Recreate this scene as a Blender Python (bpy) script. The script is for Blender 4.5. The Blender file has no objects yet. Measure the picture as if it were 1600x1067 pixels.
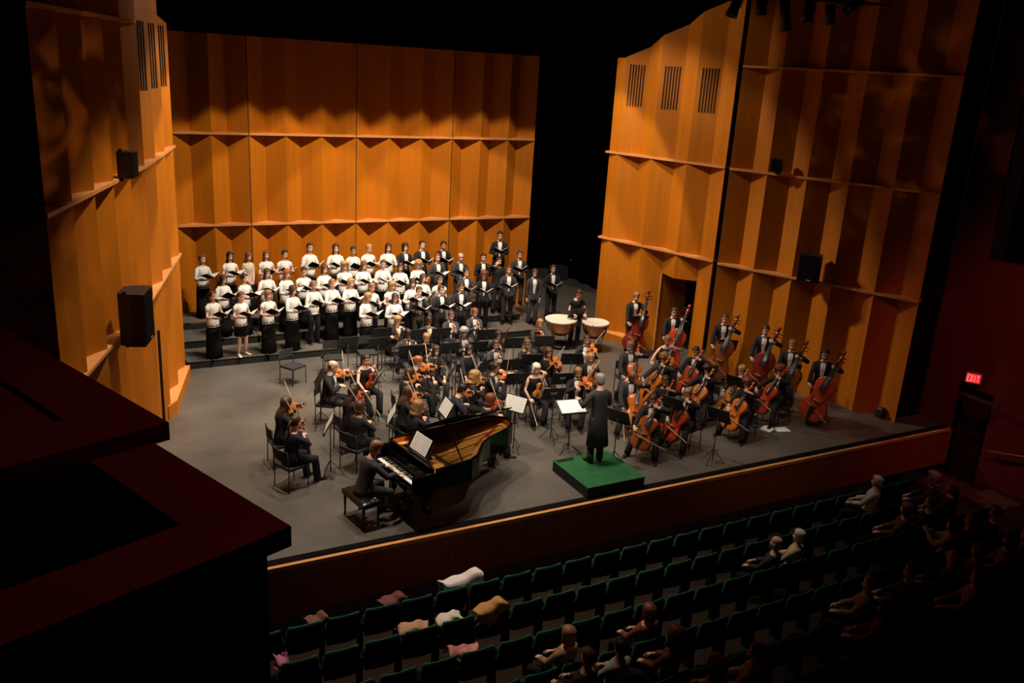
import bpy, math, random
from mathutils import Vector, Matrix, Quaternion
random.seed(7)
C = bpy.context.scene.collection
SC = bpy.context.scene
V = Vector
PI = math.pi

# ---------------------------------------------------------------- camera
CAMH = 7.5
FPX, PIT, ROL, YAW = 1363.91, 0.301714, 0.0611472, 0.501679
_F = V((math.sin(YAW) * math.cos(PIT), math.cos(YAW) * math.cos(PIT), -math.sin(PIT)))
_R0 = V((math.cos(YAW), -math.sin(YAW), 0)); _U0 = _R0.cross(_F)
_R = _R0 * math.cos(ROL) + _U0 * math.sin(ROL); _U = -_R0 * math.sin(ROL) + _U0 * math.cos(ROL)
cd = bpy.data.cameras.new('camera'); cam = bpy.data.objects.new('camera', cd); C.objects.link(cam)
cd.sensor_width = 36; cd.lens = FPX / 1600 * 36; cd.clip_end = 200
M = Matrix((( _R.x, _U.x, -_F.x, 0), (_R.y, _U.y, -_F.y, 0), (_R.z, _U.z, -_F.z, CAMH), (0, 0, 0, 1)))
cam.matrix_world = M
SC.camera = cam

def ray(x, y): return _R * ((x - 800) / FPX) - _U * ((y - 533.5) / FPX) + _F
def at(x, y, z=0.0):
    d = ray(x, y); t = (z - CAMH) / d.z
    return V((d.x * t, d.y * t, z))
def atY(x, y, Y):
    d = ray(x, y); t = Y / d.y
    return V((d.x * t, Y, CAMH + d.z * t))
def at_line(x, y, P0, P1):      # meets the vertical plane over the floor line P0-P1
    d = ray(x, y); n = V((P1[1] - P0[1], -(P1[0] - P0[0]), 0))
    t = (n.x * P0[0] + n.y * P0[1]) / (n.x * d.x + n.y * d.y)
    return V((d.x * t, d.y * t, CAMH + d.z * t))

# ---------------------------------------------------------------- world, exposure, lights
w = bpy.data.worlds.new('world'); SC.world = w; w.use_nodes = True
w.node_tree.nodes['Background'].inputs[0].default_value = (0.0035, 0.0012, 0.0012, 1)
w.node_tree.nodes['Background'].inputs[1].default_value = 0.6
SC.view_settings.view_transform = 'Standard'; SC.view_settings.look = 'None'
SC.view_settings.gamma = 1; SC.view_settings.use_curve_mapping = False
SC.view_settings.exposure = 0.14
WARM = (1.0, 0.86, 0.69)

def spot(name, loc, tgt, energy, size, blend=0.3, rad=0.15, col=WARM):
    l = bpy.data.lights.new(name, 'SPOT'); l.energy = energy; l.spot_size = math.radians(size); l.spot_blend = blend
    l.shadow_soft_size = rad; l.color = col
    o = bpy.data.objects.new(name, l); C.objects.link(o); o.location = loc
    o.rotation_euler = (V(tgt) - V(loc)).to_track_quat('-Z', 'Y').to_euler()
    return o
# downlights over the stage
for i, (x, y, e, sz) in enumerate([(4.0, 14.2, 2300, 72), (7.2, 14.4, 1300, 74), (10.2, 14.8, 560, 70), (12.8, 15.2, 150, 54),
                                   (5.4, 17.8, 1000, 78), (8.8, 17.8, 860, 78), (11.8, 17.8, 300, 64)]):
    spot('downlight_lamp', (x, y, 11.0), (x, y + 0.1, 0), e, sz, 0.45)
# lights over the choir, their cones cut off across the upper back wall
for i, (x, tx, e) in enumerate([(6.6, 4.8, 2300), (7.8, 7.2, 2500), (9.4, 9.9, 2500), (10.6, 12.2, 2300)]):
    spot('choir_lamp', (x, 18.0, 11.8), (tx, 22.4, 0), e, 59, 0.10, 0.1)
# sidelights on the towers, hung upstage
spot('tower_lamp', (8.2, 20.9, 10.4), (15.0, 19.2, 4.8), 1500, 48, 0.4)
spot('tower_lamp', (8.8, 15.5, 10.8), (14.9, 19.6, 5.4), 700, 34, 0.6)
spot('tower_lamp', (8.8, 20.9, 10.4), (2.2, 19.6, 4.6), 1500, 42, 0.4)
spot('tower_lamp', (8.6, 15.0, 10.8), (2.2, 19.9, 5.0), 600, 30, 0.6)
spot('tower_lamp', (9.6, 20.8, 9.0), (16.4, 15.0, 0.9), 1300, 36, 1.0)
spot('tower_lamp', (8.0, 20.8, 9.0), (1.2, 15.6, 0.2), 1000, 32, 1.0)
spot('tower_lamp', (9.0, 19.8, 10.8), (2.3, 19.3, 8.0), 620, 34, 0.5)
spot('tower_lamp', (8.4, 19.4, 10.8), (15.2, 18.4, 8.2), 420, 28, 0.5)
# front light
spot('front_lamp', (8.0, 6.5, 11.5), (7.6, 17.5, 0.5), 3300, 40, 0.8)
spot('front_lamp', (6.5, 8.0, 10.8), (13.0, 15.0, 0.8), 1050, 34, 0.9)  # added fill from front left to brighten the cellos
# patterned projector lights on the two front towers
def gobo(loc, tgt, energy, size, scale):
    o = spot('pattern_projector_lamp', loc, tgt, energy, size, 0.6, 0.02, (1, 0.62, 0.35))
    l = o.data; l.use_nodes = True; nt = l.node_tree; em = nt.nodes['Emission']
    tc = nt.nodes.new('ShaderNodeTexCoord'); no = nt.nodes.new('ShaderNodeTexNoise'); cr = nt.nodes.new('ShaderNodeValToRGB')
    no.inputs['Scale'].default_value = scale; no.inputs['Detail'].default_value = 2; no.inputs['Distortion'].default_value = 0.6
    cr.color_ramp.elements[0].position = 0.50; cr.color_ramp.elements[1].position = 0.72
    nt.links.new(tc.outputs['Normal'], no.inputs['Vector']); nt.links.new(no.outputs['Fac'], cr.inputs['Fac'])
    nt.links.new(cr.outputs['Color'], em.inputs['Color'])
gobo((10, 9.0, 10.5), (0.6, 14.2, 4.6), 900, 34, 14)
gobo((6, 8.5, 10.5), (17.0, 13.4, 6.0), 420, 30, 14)
# added fill, no real fixtures: left boxes, right wall, apron, stalls
RED = (1, 0.25, 0.22)
spot('house_lamp', (4.5, 6.5, 11.0), (0.4, 5.5, 4.8), 230, 70, 1.0, 0.5, RED)
spot('house_lamp', (14.0, 7.0, 8.5), (19.0, 10.5, 0.6), 650, 60, 1.0, 0.5, RED)
for x, e in ((4.0, 70), (8.0, 80), (12.0, 150)): spot('house_lamp', (x, 5.5, 8.0), (x + .8, 11.9, 0.2), e, 32, 1.0, 0.5, (1, 0.5, 0.38))  # added to lift the apron face
for x in (3.6, 8.2, 12.8): spot('house_lamp', (x, 13.2, 10.8), (x, 10.9, -0.4), 26, 34, 1.0, 0.3, (1, 0.75, 0.55))  # added, stands in for stage light spilling onto the seat rims

# ---------------------------------------------------------------- materials
MATS = {}
def mat(name, col, rough=0.6, metal=0.0, noise=0.0, nscale=20, emis=None, estr=0, spec=0.4, stretch=None, bump=0):
    if name in MATS: return MATS[name]
    m = bpy.data.materials.new(name); m.use_nodes = True; nt = m.node_tree; b = nt.nodes['Principled BSDF']
    b.inputs['Base Color'].default_value = (*col, 1); b.inputs['Roughness'].default_value = rough
    b.inputs['Metallic'].default_value = metal; b.inputs['Specular IOR Level'].default_value = spec
    if emis: b.inputs['Emission Color'].default_value = (*emis, 1); b.inputs['Emission Strength'].default_value = estr
    tc = nt.nodes.new('ShaderNodeTexCoord'); mp = nt.nodes.new('ShaderNodeMapping'); no = nt.nodes.new('ShaderNodeTexNoise')
    no.inputs['Scale'].default_value = nscale; no.inputs['Detail'].default_value = 3
    if stretch: mp.inputs['Scale'].default_value = stretch
    mx = nt.nodes.new('ShaderNodeMix'); mx.data_type = 'RGBA'
    mx.inputs['A'].default_value = (*[c * (1 - noise) for c in col], 1); mx.inputs['B'].default_value = (*[min(1, c * (1 + noise)) for c in col], 1)
    nt.links.new(tc.outputs['Object'], mp.inputs[0]); nt.links.new(mp.outputs[0], no.inputs['Vector'])
    nt.links.new(no.outputs['Fac'], mx.inputs['Factor']); nt.links.new(mx.outputs['Result'], b.inputs['Base Color'])
    if bump:
        bp = nt.nodes.new('ShaderNodeBump'); bp.inputs['Strength'].default_value = bump
        nt.links.new(no.outputs['Fac'], bp.inputs['Height']); nt.links.new(bp.outputs[0], b.inputs['Normal'])
    MATS[name] = m
    return m
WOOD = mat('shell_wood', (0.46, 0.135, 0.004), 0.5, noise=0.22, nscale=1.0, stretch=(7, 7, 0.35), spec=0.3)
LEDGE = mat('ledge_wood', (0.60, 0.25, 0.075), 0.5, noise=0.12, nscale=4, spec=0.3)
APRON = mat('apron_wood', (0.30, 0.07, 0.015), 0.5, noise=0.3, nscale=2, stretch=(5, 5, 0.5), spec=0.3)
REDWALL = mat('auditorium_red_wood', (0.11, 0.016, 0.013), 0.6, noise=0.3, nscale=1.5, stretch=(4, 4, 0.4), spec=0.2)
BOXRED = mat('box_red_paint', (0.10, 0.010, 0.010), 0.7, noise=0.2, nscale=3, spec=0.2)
BLACKDRAPE = mat('black_drape', (0.010, 0.0075, 0.0075), 0.95, noise=0.4, nscale=3, stretch=(6, 1, .2), spec=0.05)
VOID = mat('black_paint', (0.006, 0.004, 0.004), 0.9, noise=0.3, spec=0.05)  # black parts, and the darkness of openings put into colour
DKFLOOR = mat('auditorium_carpet', (0.02, 0.012, 0.008), 0.95, noise=0.4, nscale=30, spec=0.05)
RISERTOP = mat('riser_deck', (0.10, 0.085, 0.068), 0.7, noise=0.25, nscale=5)
RISERSIDE = mat('riser_skirt', (0.008, 0.008, 0.008), 0.8, noise=0.3)
SLOTSHADE = mat('vent_dark', (0.015, 0.006, 0.003), 0.9, noise=0.2)  # shade inside slots and gaps, put into the colour
BLACKM = mat('black_metal', (0.014, 0.013, 0.013), 0.45, noise=0.2, spec=0.4)
CHAIRF = mat('chair_fabric', (0.022, 0.020, 0.022), 0.85, noise=0.3, nscale=60)
WOOL = mat('black_wool', (0.020, 0.018, 0.019), 0.85, noise=0.35, nscale=40, spec=0.2)
WOOL2 = mat('charcoal_wool', (0.045, 0.040, 0.042), 0.85, noise=0.3, nscale=40, spec=0.2)
NAVY = mat('navy_cotton', (0.022, 0.022, 0.035), 0.85, noise=0.3, nscale=40, spec=0.2)
SKIRT = mat('black_skirt_cloth', (0.010, 0.009, 0.009), 0.9, noise=0.3, nscale=25, spec=0.1)
SHIRT = mat('white_cotton', (0.74, 0.70, 0.65), 0.8, noise=0.07, nscale=18, spec=0.2)
CREAM = mat('cream_cotton', (0.60, 0.50, 0.36), 0.8, noise=0.1, nscale=18, spec=0.2)
SATIN = mat('black_satin', (0.010, 0.010, 0.010), 0.3)
SHOE = mat('black_leather', (0.010, 0.009, 0.008), 0.3)
PALE = mat('pale_leather', (0.65, 0.55, 0.45), 0.4)
PAPER = mat('white_paper', (0.80, 0.78, 0.73), 0.8, noise=0.05, nscale=40)
INK = mat('printed_ink', (0.25, 0.24, 0.23), 0.8)
EYE = mat('eye_dark', (0.12, 0.06, 0.04), 0.3)
LIP = mat('lip_red', (0.38, 0.10, 0.08), 0.5)
SKINS = [mat('skin_%s' % n, c, 0.55, noise=0.06, nscale=25) for n, c in
         [('fair', (0.72, 0.42, 0.31)), ('light', (0.66, 0.37, 0.25)), ('tan', (0.46, 0.24, 0.14)), ('brown', (0.20, 0.09, 0.05)), ('deep', (0.10, 0.045, 0.028))]]
HAIRC = {n: mat('hair_' + n, c, 0.5, noise=0.4, nscale=30, stretch=(1, 1, .25)) for n, c in
         dict(black=(0.012, 0.009, 0.008), dark=(0.030, 0.015, 0.009), brown=(0.070, 0.030, 0.014), auburn=(0.16, 0.045, 0.015),
              red=(0.30, 0.085, 0.02), blonde=(0.42, 0.22, 0.075), sandy=(0.25, 0.12, 0.045), grey=(0.26, 0.24, 0.22), white=(0.62, 0.58, 0.50)).items()}
GREEN = mat('podium_carpet', (0.022, 0.10, 0.038), 0.9, noise=0.2, nscale=50, spec=0.1)
SEATG = mat('seat_green_fabric', (0.010, 0.10, 0.055), 0.85, noise=0.2, nscale=30, spec=0.1)
PIANOB = mat('piano_black', (0.005, 0.004, 0.004), 0.12, spec=0.22)
GOLD = mat('gold_plate', (0.80, 0.42, 0.10), 0.35, 0.35, noise=0.25, nscale=5)
BRASS = mat('brass', (0.75, 0.48, 0.16), 0.22, 1.0)
SILVER = mat('silver_metal', (0.75, 0.74, 0.72), 0.2, 1.0)
COPPER = mat('copper', (0.50, 0.20, 0.08), 0.25, 1.0, noise=0.15, nscale=8)
DRUMSKIN = mat('drum_skin', (0.70, 0.62, 0.52), 0.5)
IVORY = mat('ivory_keys', (0.80, 0.78, 0.72), 0.25)
EBONY = mat('ebony', (0.012, 0.010, 0.010), 0.25)
FELT = mat('red_felt', (0.35, 0.02, 0.02), 0.9)
VARN = {n: mat('varnish_' + n, c, 0.22, noise=0.2, nscale=9, spec=0.6) for n, c in
        dict(orange=(0.62, 0.15, 0.018), red=(0.42, 0.045, 0.012), amber=(0.60, 0.22, 0.04), brown=(0.22, 0.055, 0.014), deepred=(0.17, 0.014, 0.008)).items()}
BOWWOOD = mat('bow_wood', (0.45, 0.28, 0.14), 0.4)
HAIRW = mat('bow_hair', (0.85, 0.80, 0.70), 0.6)
SEAM = mat('wall_seam', (0.02, 0.008, 0.003), 0.8)

# stage floor: worn dark boards with scuffs
def floor_mat():
    m = bpy.data.materials.new('stage_floor_paint'); m.use_nodes = True; nt = m.node_tree; b = nt.nodes['Principled BSDF']
    tc = nt.nodes.new('ShaderNodeTexCoord')
    n1 = nt.nodes.new('ShaderNodeTexNoise'); n1.inputs['Scale'].default_value = 0.7; n1.inputs['Detail'].default_value = 8
    n2 = nt.nodes.new('ShaderNodeTexNoise'); n2.inputs['Scale'].default_value = 6; n2.inputs['Detail'].default_value = 6; n2.inputs['Distortion'].default_value = 2.5
    nt.links.new(tc.outputs['Object'], n1.inputs['Vector']); nt.links.new(tc.outputs['Object'], n2.inputs['Vector'])
    cr = nt.nodes.new('ShaderNodeValToRGB'); cr.color_ramp.elements[0].position = .3; cr.color_ramp.elements[1].position = .75
    cr.color_ramp.elements[0].color = (0.068, 0.060, 0.050, 1); cr.color_ramp.elements[1].color = (0.128, 0.114, 0.097, 1)
    nt.links.new(n1.outputs['Fac'], cr.inputs['Fac'])
    cr2 = nt.nodes.new('ShaderNodeValToRGB'); cr2.color_ramp.elements[0].position = .60; cr2.color_ramp.elements[1].position = .72
    nt.links.new(n2.outputs['Fac'], cr2.inputs['Fac'])
    mx = nt.nodes.new('ShaderNodeMix'); mx.data_type = 'RGBA'; mx.inputs['B'].default_value = (0.20, 0.18, 0.155, 1)
    mu = nt.nodes.new('ShaderNodeMath'); mu.operation = 'MULTIPLY'; mu.inputs[1].default_value = 0.35
    nt.links.new(cr2.outputs['Color'], mu.inputs[0]); nt.links.new(mu.outputs[0], mx.inputs['Factor'])
    nt.links.new(cr.outputs['Color'], mx.inputs['A']); nt.links.new(mx.outputs['Result'], b.inputs['Base Color'])
    b.inputs['Roughness'].default_value = 0.42; b.inputs['Specular IOR Level'].default_value = 0.35
    return m
STAGEF = floor_mat()

# ---------------------------------------------------------------- mesh helpers
class MB:
    def __init__(s): s.v = []; s.f = []; s.m = []; s.sm = []
    def face(s, idx, m=0, sm=True): s.f.append(idx); s.m.append(m); s.sm.append(sm)
    def box(s, c, d, m=0, R=None):
        b = len(s.v); c = V(c)
        for i in range(8):
            p = V(((i & 1) - .5, ((i >> 1) & 1) - .5, ((i >> 2) & 1) - .5)); p = V((p.x * d[0], p.y * d[1], p.z * d[2]))
            if R is not None: p = R @ p
            s.v.append(c + p)
        for q in ((0, 2, 3, 1), (4, 5, 7, 6), (0, 1, 5, 4), (2, 6, 7, 3), (0, 4, 6, 2), (1, 3, 7, 5)): s.face([b + i for i in q], m, False)
        return s
    def loft(s, rings, m=0, cap=(True, True), closed=True, sm=True, mf=None):
        b = len(s.v); n = len(rings[0])
        for r in rings: s.v.extend(V(p) for p in r)
        for i in range(len(rings) - 1):
            for j in range(n if closed else n - 1):
                k = (j + 1) % n
                s.face([b + i * n + j, b + i * n + k, b + (i + 1) * n + k, b + (i + 1) * n + j], mf(i, j) if mf else m, sm)
        if cap[0]: s.face([b + j for j in range(n)][::-1], m, sm)
        if cap[1]: s.face([b + (len(rings) - 1) * n + j for j in range(n)], m, sm)
        return s
    def tube(s, pts, rad, n=8, m=0, cap=(True, True), sm=True, flat=1.0, up=None):
        pts = [V(p) for p in pts]
        if not hasattr(rad, '__len__'): rad = [rad] * len(pts)
        rings = []; u = None
        for i, p in enumerate(pts):
            t = (pts[min(i + 1, len(pts) - 1)] - pts[max(i - 1, 0)]).normalized()
            if u is None:
                a = V(up) if up else (V((0, 0, 1)) if abs(t.z) < .9 else V((0, 1, 0)))
                u = (a - t * a.dot(t)).normalized()
            else:
                u = (u - t * u.dot(t)).normalized()
            w_ = t.cross(u); r = rad[i]
            rings.append([p + w_ * (math.cos(2 * PI * k / n) * r) + u * (math.sin(2 * PI * k / n) * r * flat) for k in range(n)])
        return s.loft(rings, m, cap, True, sm)
    def lathe(s, c, prof, n=20, m=0, cap=(False, False), R=None):
        c = V(c); rings = []
        for r, z in prof:
            ring = [V((r * math.cos(2 * PI * k / n), r * math.sin(2 * PI * k / n), z)) for k in range(n)]
            if R is not None: ring = [R @ p for p in ring]
            rings.append([c + p for p in ring])
        return s.loft(rings, m, cap)
    def prism(s, poly, z0, z1, m=0, X=None):
        b = len(s.v); n = len(poly)
        for z in (z0, z1):
            for p in poly:
                q = V((p[0], p[1], z)); s.v.append(X @ q if X is not None else q)
        s.face([b + i for i in range(n)][::-1], m, False); s.face([b + n + i for i in range(n)], m, False)
        for i in range(n):
            k = (i + 1) % n; s.face([b + i, b + k, b + n + k, b + n + i], m, False)
        return s
    def ellip(s, c, r, n=8, k=6, m=0):
        c = V(c); rings = []
        for i in range(1, k):
            a = PI * i / k
            rings.append([c + V((r[0] * math.sin(a) * math.cos(2 * PI * j / n), r[1] * math.sin(a) * math.sin(2 * PI * j / n), -r[2] * math.cos(a))) for j in range(n)])
        return s.loft(rings, m)
    def xform(s, X, a=0):
        for i in range(a, len(s.v)): s.v[i] = X @ s.v[i]
        return s
    def build(s, name, mats, parent=None):
        me = bpy.data.meshes.new(name); me.from_pydata([tuple(p) for p in s.v], [], s.f)
        for m in (mats if isinstance(mats, (list, tuple)) else [mats]): me.materials.append(m)
        me.polygons.foreach_set('material_index', s.m); me.polygons.foreach_set('use_smooth', s.sm); me.update()
        o = bpy.data.objects.new(name, me); C.objects.link(o)
        if parent is not None: o.parent = parent
        return o
def tag(o, label, cat, group=None):
    o['label'] = label; o['category'] = cat
    if group: o['group'] = group
    return o
def empty(name, loc=(0, 0, 0), rz=0, label=None, cat=None, group=None):
    o = bpy.data.objects.new(name, None); C.objects.link(o); o.empty_display_size = .1
    o.location = loc; o.rotation_euler = (0, 0, rz)
    if label: tag(o, label, cat, group)
    return o
def struct(mb, name, mats, parent=None):
    o = mb.build(name, mats, parent)
    if parent is None: o['kind'] = 'structure'
    return o
KIDS = {}
def copy_tree(o, parent=None, depth=0):
    c = o.copy(); C.objects.link(c)
    if parent is not None: c.parent = parent
    ks = [x for x in KIDSRC.get(o.name, [])]
    for ch in ks: copy_tree(ch, c, depth + 1)
    return c
KIDSRC = {}
def register(root):           # remember children of a prototype
    def walk(o):
        ks = [x for x in C.objects if x.parent == o]
        KIDSRC[o.name] = ks
        for k in ks: walk(k)
    walk(root)
class Proto:                  # first use places the thing itself, later uses copies of it
    def __init__(s, fn): s.root = fn(); register(s.root); s.used = False
    def get(s):
        if not s.used: s.used = True; s.first = s.root; return s.root
        return copy_tree(s.root)
def rotz(a): return Matrix.Rotation(a, 3, 'Z')
def frame(o, org, yd, zd):    # place a thing by origin, long axis and top direction
    y = V(yd).normalized(); z = V(zd); z = (z - y * z.dot(y)).normalized(); x = y.cross(z)
    m = Matrix((x, y, z)).transposed().to_4x4(); m.translation = V(org)
    o.matrix_world = m
    return m

# ================================================================= THE HALL
YB = 24.6
def zig(P0, P1, n, depth, z0, top, side, thick=0.06, zb=None, f0=0.0):
    """zigzag panel wall: outer folds on the line P0-P1, inner folds set back; top(t) height along it"""
    P0 = V((*P0, 0)); P1 = V((*P1, 0)); d = (P1 - P0); nrm = V((-d.y, d.x, 0)).normalized() * side
    mb = MB(); pts = []
    for i in range(2 * n + 1):
        t = i / (2 * n); p = P0 + d * t + (nrm * depth if i % 2 else V((0, 0, 0)))
        pts.append((p, top(t)))
    for i in range(2 * n):
        (a, ta), (b, tb) = pts[i], pts[i + 1]; z = zb(i) if zb else z0
        k = len(mb.v); o = nrm * thick
        for q, t_ in ((a, ta), (b, tb)):
            for oo in (V((0, 0, 0)), o):
                mb.v.append(q + oo + V((0, 0, z))); mb.v.append(q + oo + V((0, 0, t_)))
        for f in ((0, 4, 5, 1), (2, 3, 7, 6), (1, 5, 7, 3), (0, 2, 6, 4), (0, 1, 3, 2), (4, 6, 7, 5)): mb.face([k + j for j in f], 0, False)
    return mb, pts, nrm
def ledge(P0, P1, depth, z, side, over=0.02, th=0.055, ext=(0, 0)):
    P0 = V((*P0, 0)); P1 = V((*P1, 0)); d = (P1 - P0).normalized(); nrm = V((-d.y, d.x, 0)) * side
    a = P0 - d * ext[0]; b = P1 + d * ext[1]
    poly = [a - nrm * over, b - nrm * over, b + nrm * (depth), a + nrm * (depth)]
    return MB().prism([(p.x, p.y) for p in poly], z - th, z)

# back wall in four framed bays
xs = [3.08, 5.03, 8.03, 11.02, 13.87]; nf = [2, 3, 3, 3]
for i in range(4):
    P0, P1 = (xs[i] + .012, YB), (xs[i + 1] - .012, YB)
    mb, _, _ = zig(P0, P1, nf[i], 0.34, 0.0, lambda t: 7.93, 1)
    struct(mb, 'wall_back', WOOD)
    for z in (3.0, 5.45):
        struct(ledge(P0, P1, 0.33, z, 1), 'trim_%d' % (i + 1), LEDGE)
mb = MB()
for x in xs[1:4]: mb.box((x, YB + .02, 3.96), (.02, .05, 7.9))
struct(mb, 'trim_5', SEAM)

# towers
LA0, LA1, LB1 = (2.62, 20.85), (1.66, 17.25), (0.0, 12.2)
RA0, RA1 = (14.40, 20.75), (15.47, 17.45)
RB0, RB1 = (15.42, 17.22), (17.46, 12.65)
topA = lambda t: 8.0 + 1.75 * t
def zbr(i): return 2.28 if i in (3, 4) else 0
mb, ptsR, nR = zig(RA0, RA1, 3, 0.27, 0, topA, 1, zb=zbr)
# half fold that returns at the back end of the right tower
mb2 = MB()
e0 = V((RA0[0] - .12, RA0[1] + .38, 0)); a0 = V((*RA0, 0))
mb2.prism([(a0.x, a0.y), (e0.x + .10, e0.y), (e0.x + .15, e0.y + .02), (a0.x + .06, a0.y + .02)], 0, 7.98)
struct(mb, 'wall_right', WOOD); struct(mb2, 'wall_right', WOOD)
struct(ledge(RA0, RA1, .26, 3.0, 1, ext=(.42, 0)), 'trim_6', LEDGE); struct(ledge(RA0, RA1, .26, 5.45, 1, ext=(.42, 0)), 'trim_7', LEDGE)
mb, ptsRB, nRB = zig(RB0, RB1, 5, 0.27, 0, lambda t: 11.5, 1)
struct(mb, 'wall_right', WOOD)
for z in (3.0, 5.45, 7.93): struct(ledge(RB0, RB1, .26, z, 1), 'trim_8', LEDGE)
mb, ptsL, nL = zig(LA0, LA1, 3, 0.27, 0, topA, -1)
struct(mb, 'wall_left', WOOD)
for z in (3.0, 5.45): struct(ledge(LA0, LA1, .26, z, -1, ext=(.25, 0)), 'trim_9', LEDGE)
mb, ptsLB, nLB = zig(LA1, LB1, 5, 0.27, 0, lambda t: 11.5, -1)
struct(mb, 'wall_left', WOOD)
for z in (3.0, 5.45, 7.93): struct(ledge(LA1, LB1, .26, z, -1), 'trim_10', LEDGE)
# bar painted as slot shade between the left towers (door gap) and its jamb
mb = MB(); mb.box((1.72, 17.32, 1.15), (.05, .05, 2.3)); struct(mb, 'trim_11', SLOTSHADE)
# plinths
def plinth(P0, P1, side, z, back, name, taper):
    P0 = V((*P0, 0)); P1 = V((*P1, 0)); d = (P1 - P0).normalized(); nrm = V((-d.y, d.x, 0)) * side
    poly = [P0 - d * .05 - nrm * .10, P1 - nrm * .10 - d * taper, P1 + nrm * .02, P1 + nrm * back, P0 + nrm * back - d * .05]
    struct(MB().prism([(p.x, p.y) for p in poly], 0, z), name, LEDGE if 0 else WOOD)
    struct(MB().prism([(p.x, p.y) for p in poly], z, z + .012), name, LEDGE)
plinth(LA0, (1.95, 18.35), -1, .30, .30, 'baseboard_left', .35)
plinth((14.28, 21.1), (14.75, 19.67), 1, .22, .30, 'baseboard_right', 0.0)
# right tower door: open leaf, jamb and darkness behind
pa, pb = ptsR[3][0], ptsR[5][0]
dm = MB()
leaf0 = pa + nR * .08; leaf1 = leaf0 + nR * .85 + (pb - pa).normalized() * .25
dd = (leaf1 - leaf0).normalized(); ln = V((-dd.y, dd.x, 0)) * .03
dm.prism([((leaf0 - ln).x, (leaf0 - ln).y), ((leaf1 - ln).x, (leaf1 - ln).y), ((leaf1 + ln).x, (leaf1 + ln).y), ((leaf0 + ln).x, (leaf0 + ln).y)], 0.02, 2.22)
dr = struct(dm, 'door_1', WOOD)
dh = MB(); dh.tube([leaf1 - dd * .1 - ln * 1.0 + V((0, 0, 1.05)), leaf1 - dd * .1 - ln * 3 + V((0, 0, 1.05)), leaf1 - dd * .2 - ln * 3 + V((0, 0, 1.05))], .012, 6)
dh.build('door_handle', SILVER, dr)
struct(MB().box(pa + V((0, 0, 1.14)), (.04, .05, 2.28)), 'trim_12', LEDGE)
# vents: six bars coloured as slot shade, on each upper fold's wide face
def vents(pts, nrm, idx, z0, z1, label, fa=.22, fb=.82):
    for q, i in enumerate(idx):
        a, b = pts[i][0], pts[i + 1][0]; d = b - a; fn = V((d.y, -d.x, 0)).normalized()
        if fn.dot(nrm) > 0: fn = -fn
        r = empty('vent_grille', (0, 0, 0), 0, label[q], 'vent', 'slotted vents high on the side towers')
        ang = math.atan2(d.y, d.x)
        for k in range(6):
            t = fa + (fb - fa) * k / 5; p = a + d * t
            m = MB().box(p + fn * .004 + V((0, 0, (z0 + z1) / 2)), (.028, .02, z1 - z0), 0, rotz(ang)); m.build('slot', SLOTSHADE, r)
ordl = ['farthest from the audience', 'middle one of three', 'nearest the stage front']
vents(ptsR, nR, (0, 2, 4), 6.72, 7.82, ['slotted vent high on right orange tower, ' + s_ for s_ in ordl])
vents(ptsL, nL, (0, 2, 4), 6.72, 7.95, ['slotted vent high on left orange tower, ' + s_ for s_ in ordl])

# stage floor, apron, auditorium floor
mb = MB(); mb.prism([(-1.5, 11.95), (18.5, 11.95), (18.5, 34), (-1.5, 34)], -.12, 0); struct(mb, 'floor', STAGEF)
mb = MB()
for i in range(12):
    x0 = 1.2 + 1.45 * i; mb.box((x0 + .725, 11.93, -.49), (1.438, .06, .82))
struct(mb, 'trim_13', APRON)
mb = MB(); mb.box((9.6, 11.93, -.035), (17.8, .10, .07)); struct(mb, 'trim_14', LEDGE)
mb = MB(); mb.box((9.6, 12.05, .004), (17.8, .13, .012)); struct(mb, 'trim_15', VOID)
mb = MB(); mb.v = [V((-3, 11.9, -1.18)), V((21, 11.9, -1.18)), V((21, 11, -1.18)), V((21, 1, 0)), V((-3, 1, 0)), V((-3, 11, -1.18))]
mb.face([0, 5, 2, 1], 0, False); mb.face([5, 4, 3, 2], 0, False); struct(mb, 'floor', DKFLOOR)
# backstage drapes
def drape(P0, P1, z0, z1, folds, name='wall_back', m=BLACKDRAPE):
    P0 = V((*P0, 0)); P1 = V((*P1, 0)); d = P1 - P0; n = V((-d.y, d.x, 0)).normalized(); r0 = []; r1 = []
    N = folds * 4
    for i in range(N + 1):
        p = P0 + d * (i / N) + n * (.09 * math.sin(i * PI / 2)); r0.append(p + V((0, 0, z0))); r1.append(p + V((0, 0, z1)))
    back = [[p + n * .02 for p in reversed(r)] for r in (r0, r1)]
    return struct(MB().loft([r0 + back[0], r1 + back[1]]), name, m)
drape((-2, 29.5), (26, 29.5), 0, 13, 40)
drape((17.6, 17.3), (17.6, 31), 0, 12, 16, 'wall_right')
drape((-1.0, 17.5), (-1.0, 31), 0, 12, 16, 'wall_left')
mb = MB(); mb.box((18.0, 12.9, 5), (1.0, .12, 14)); struct(mb, 'wall_right', VOID)
mb = MB(); mb.box((-.65, 12.3, 5), (1.3, .2, 14)); struct(mb, 'wall_left', VOID)

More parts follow.
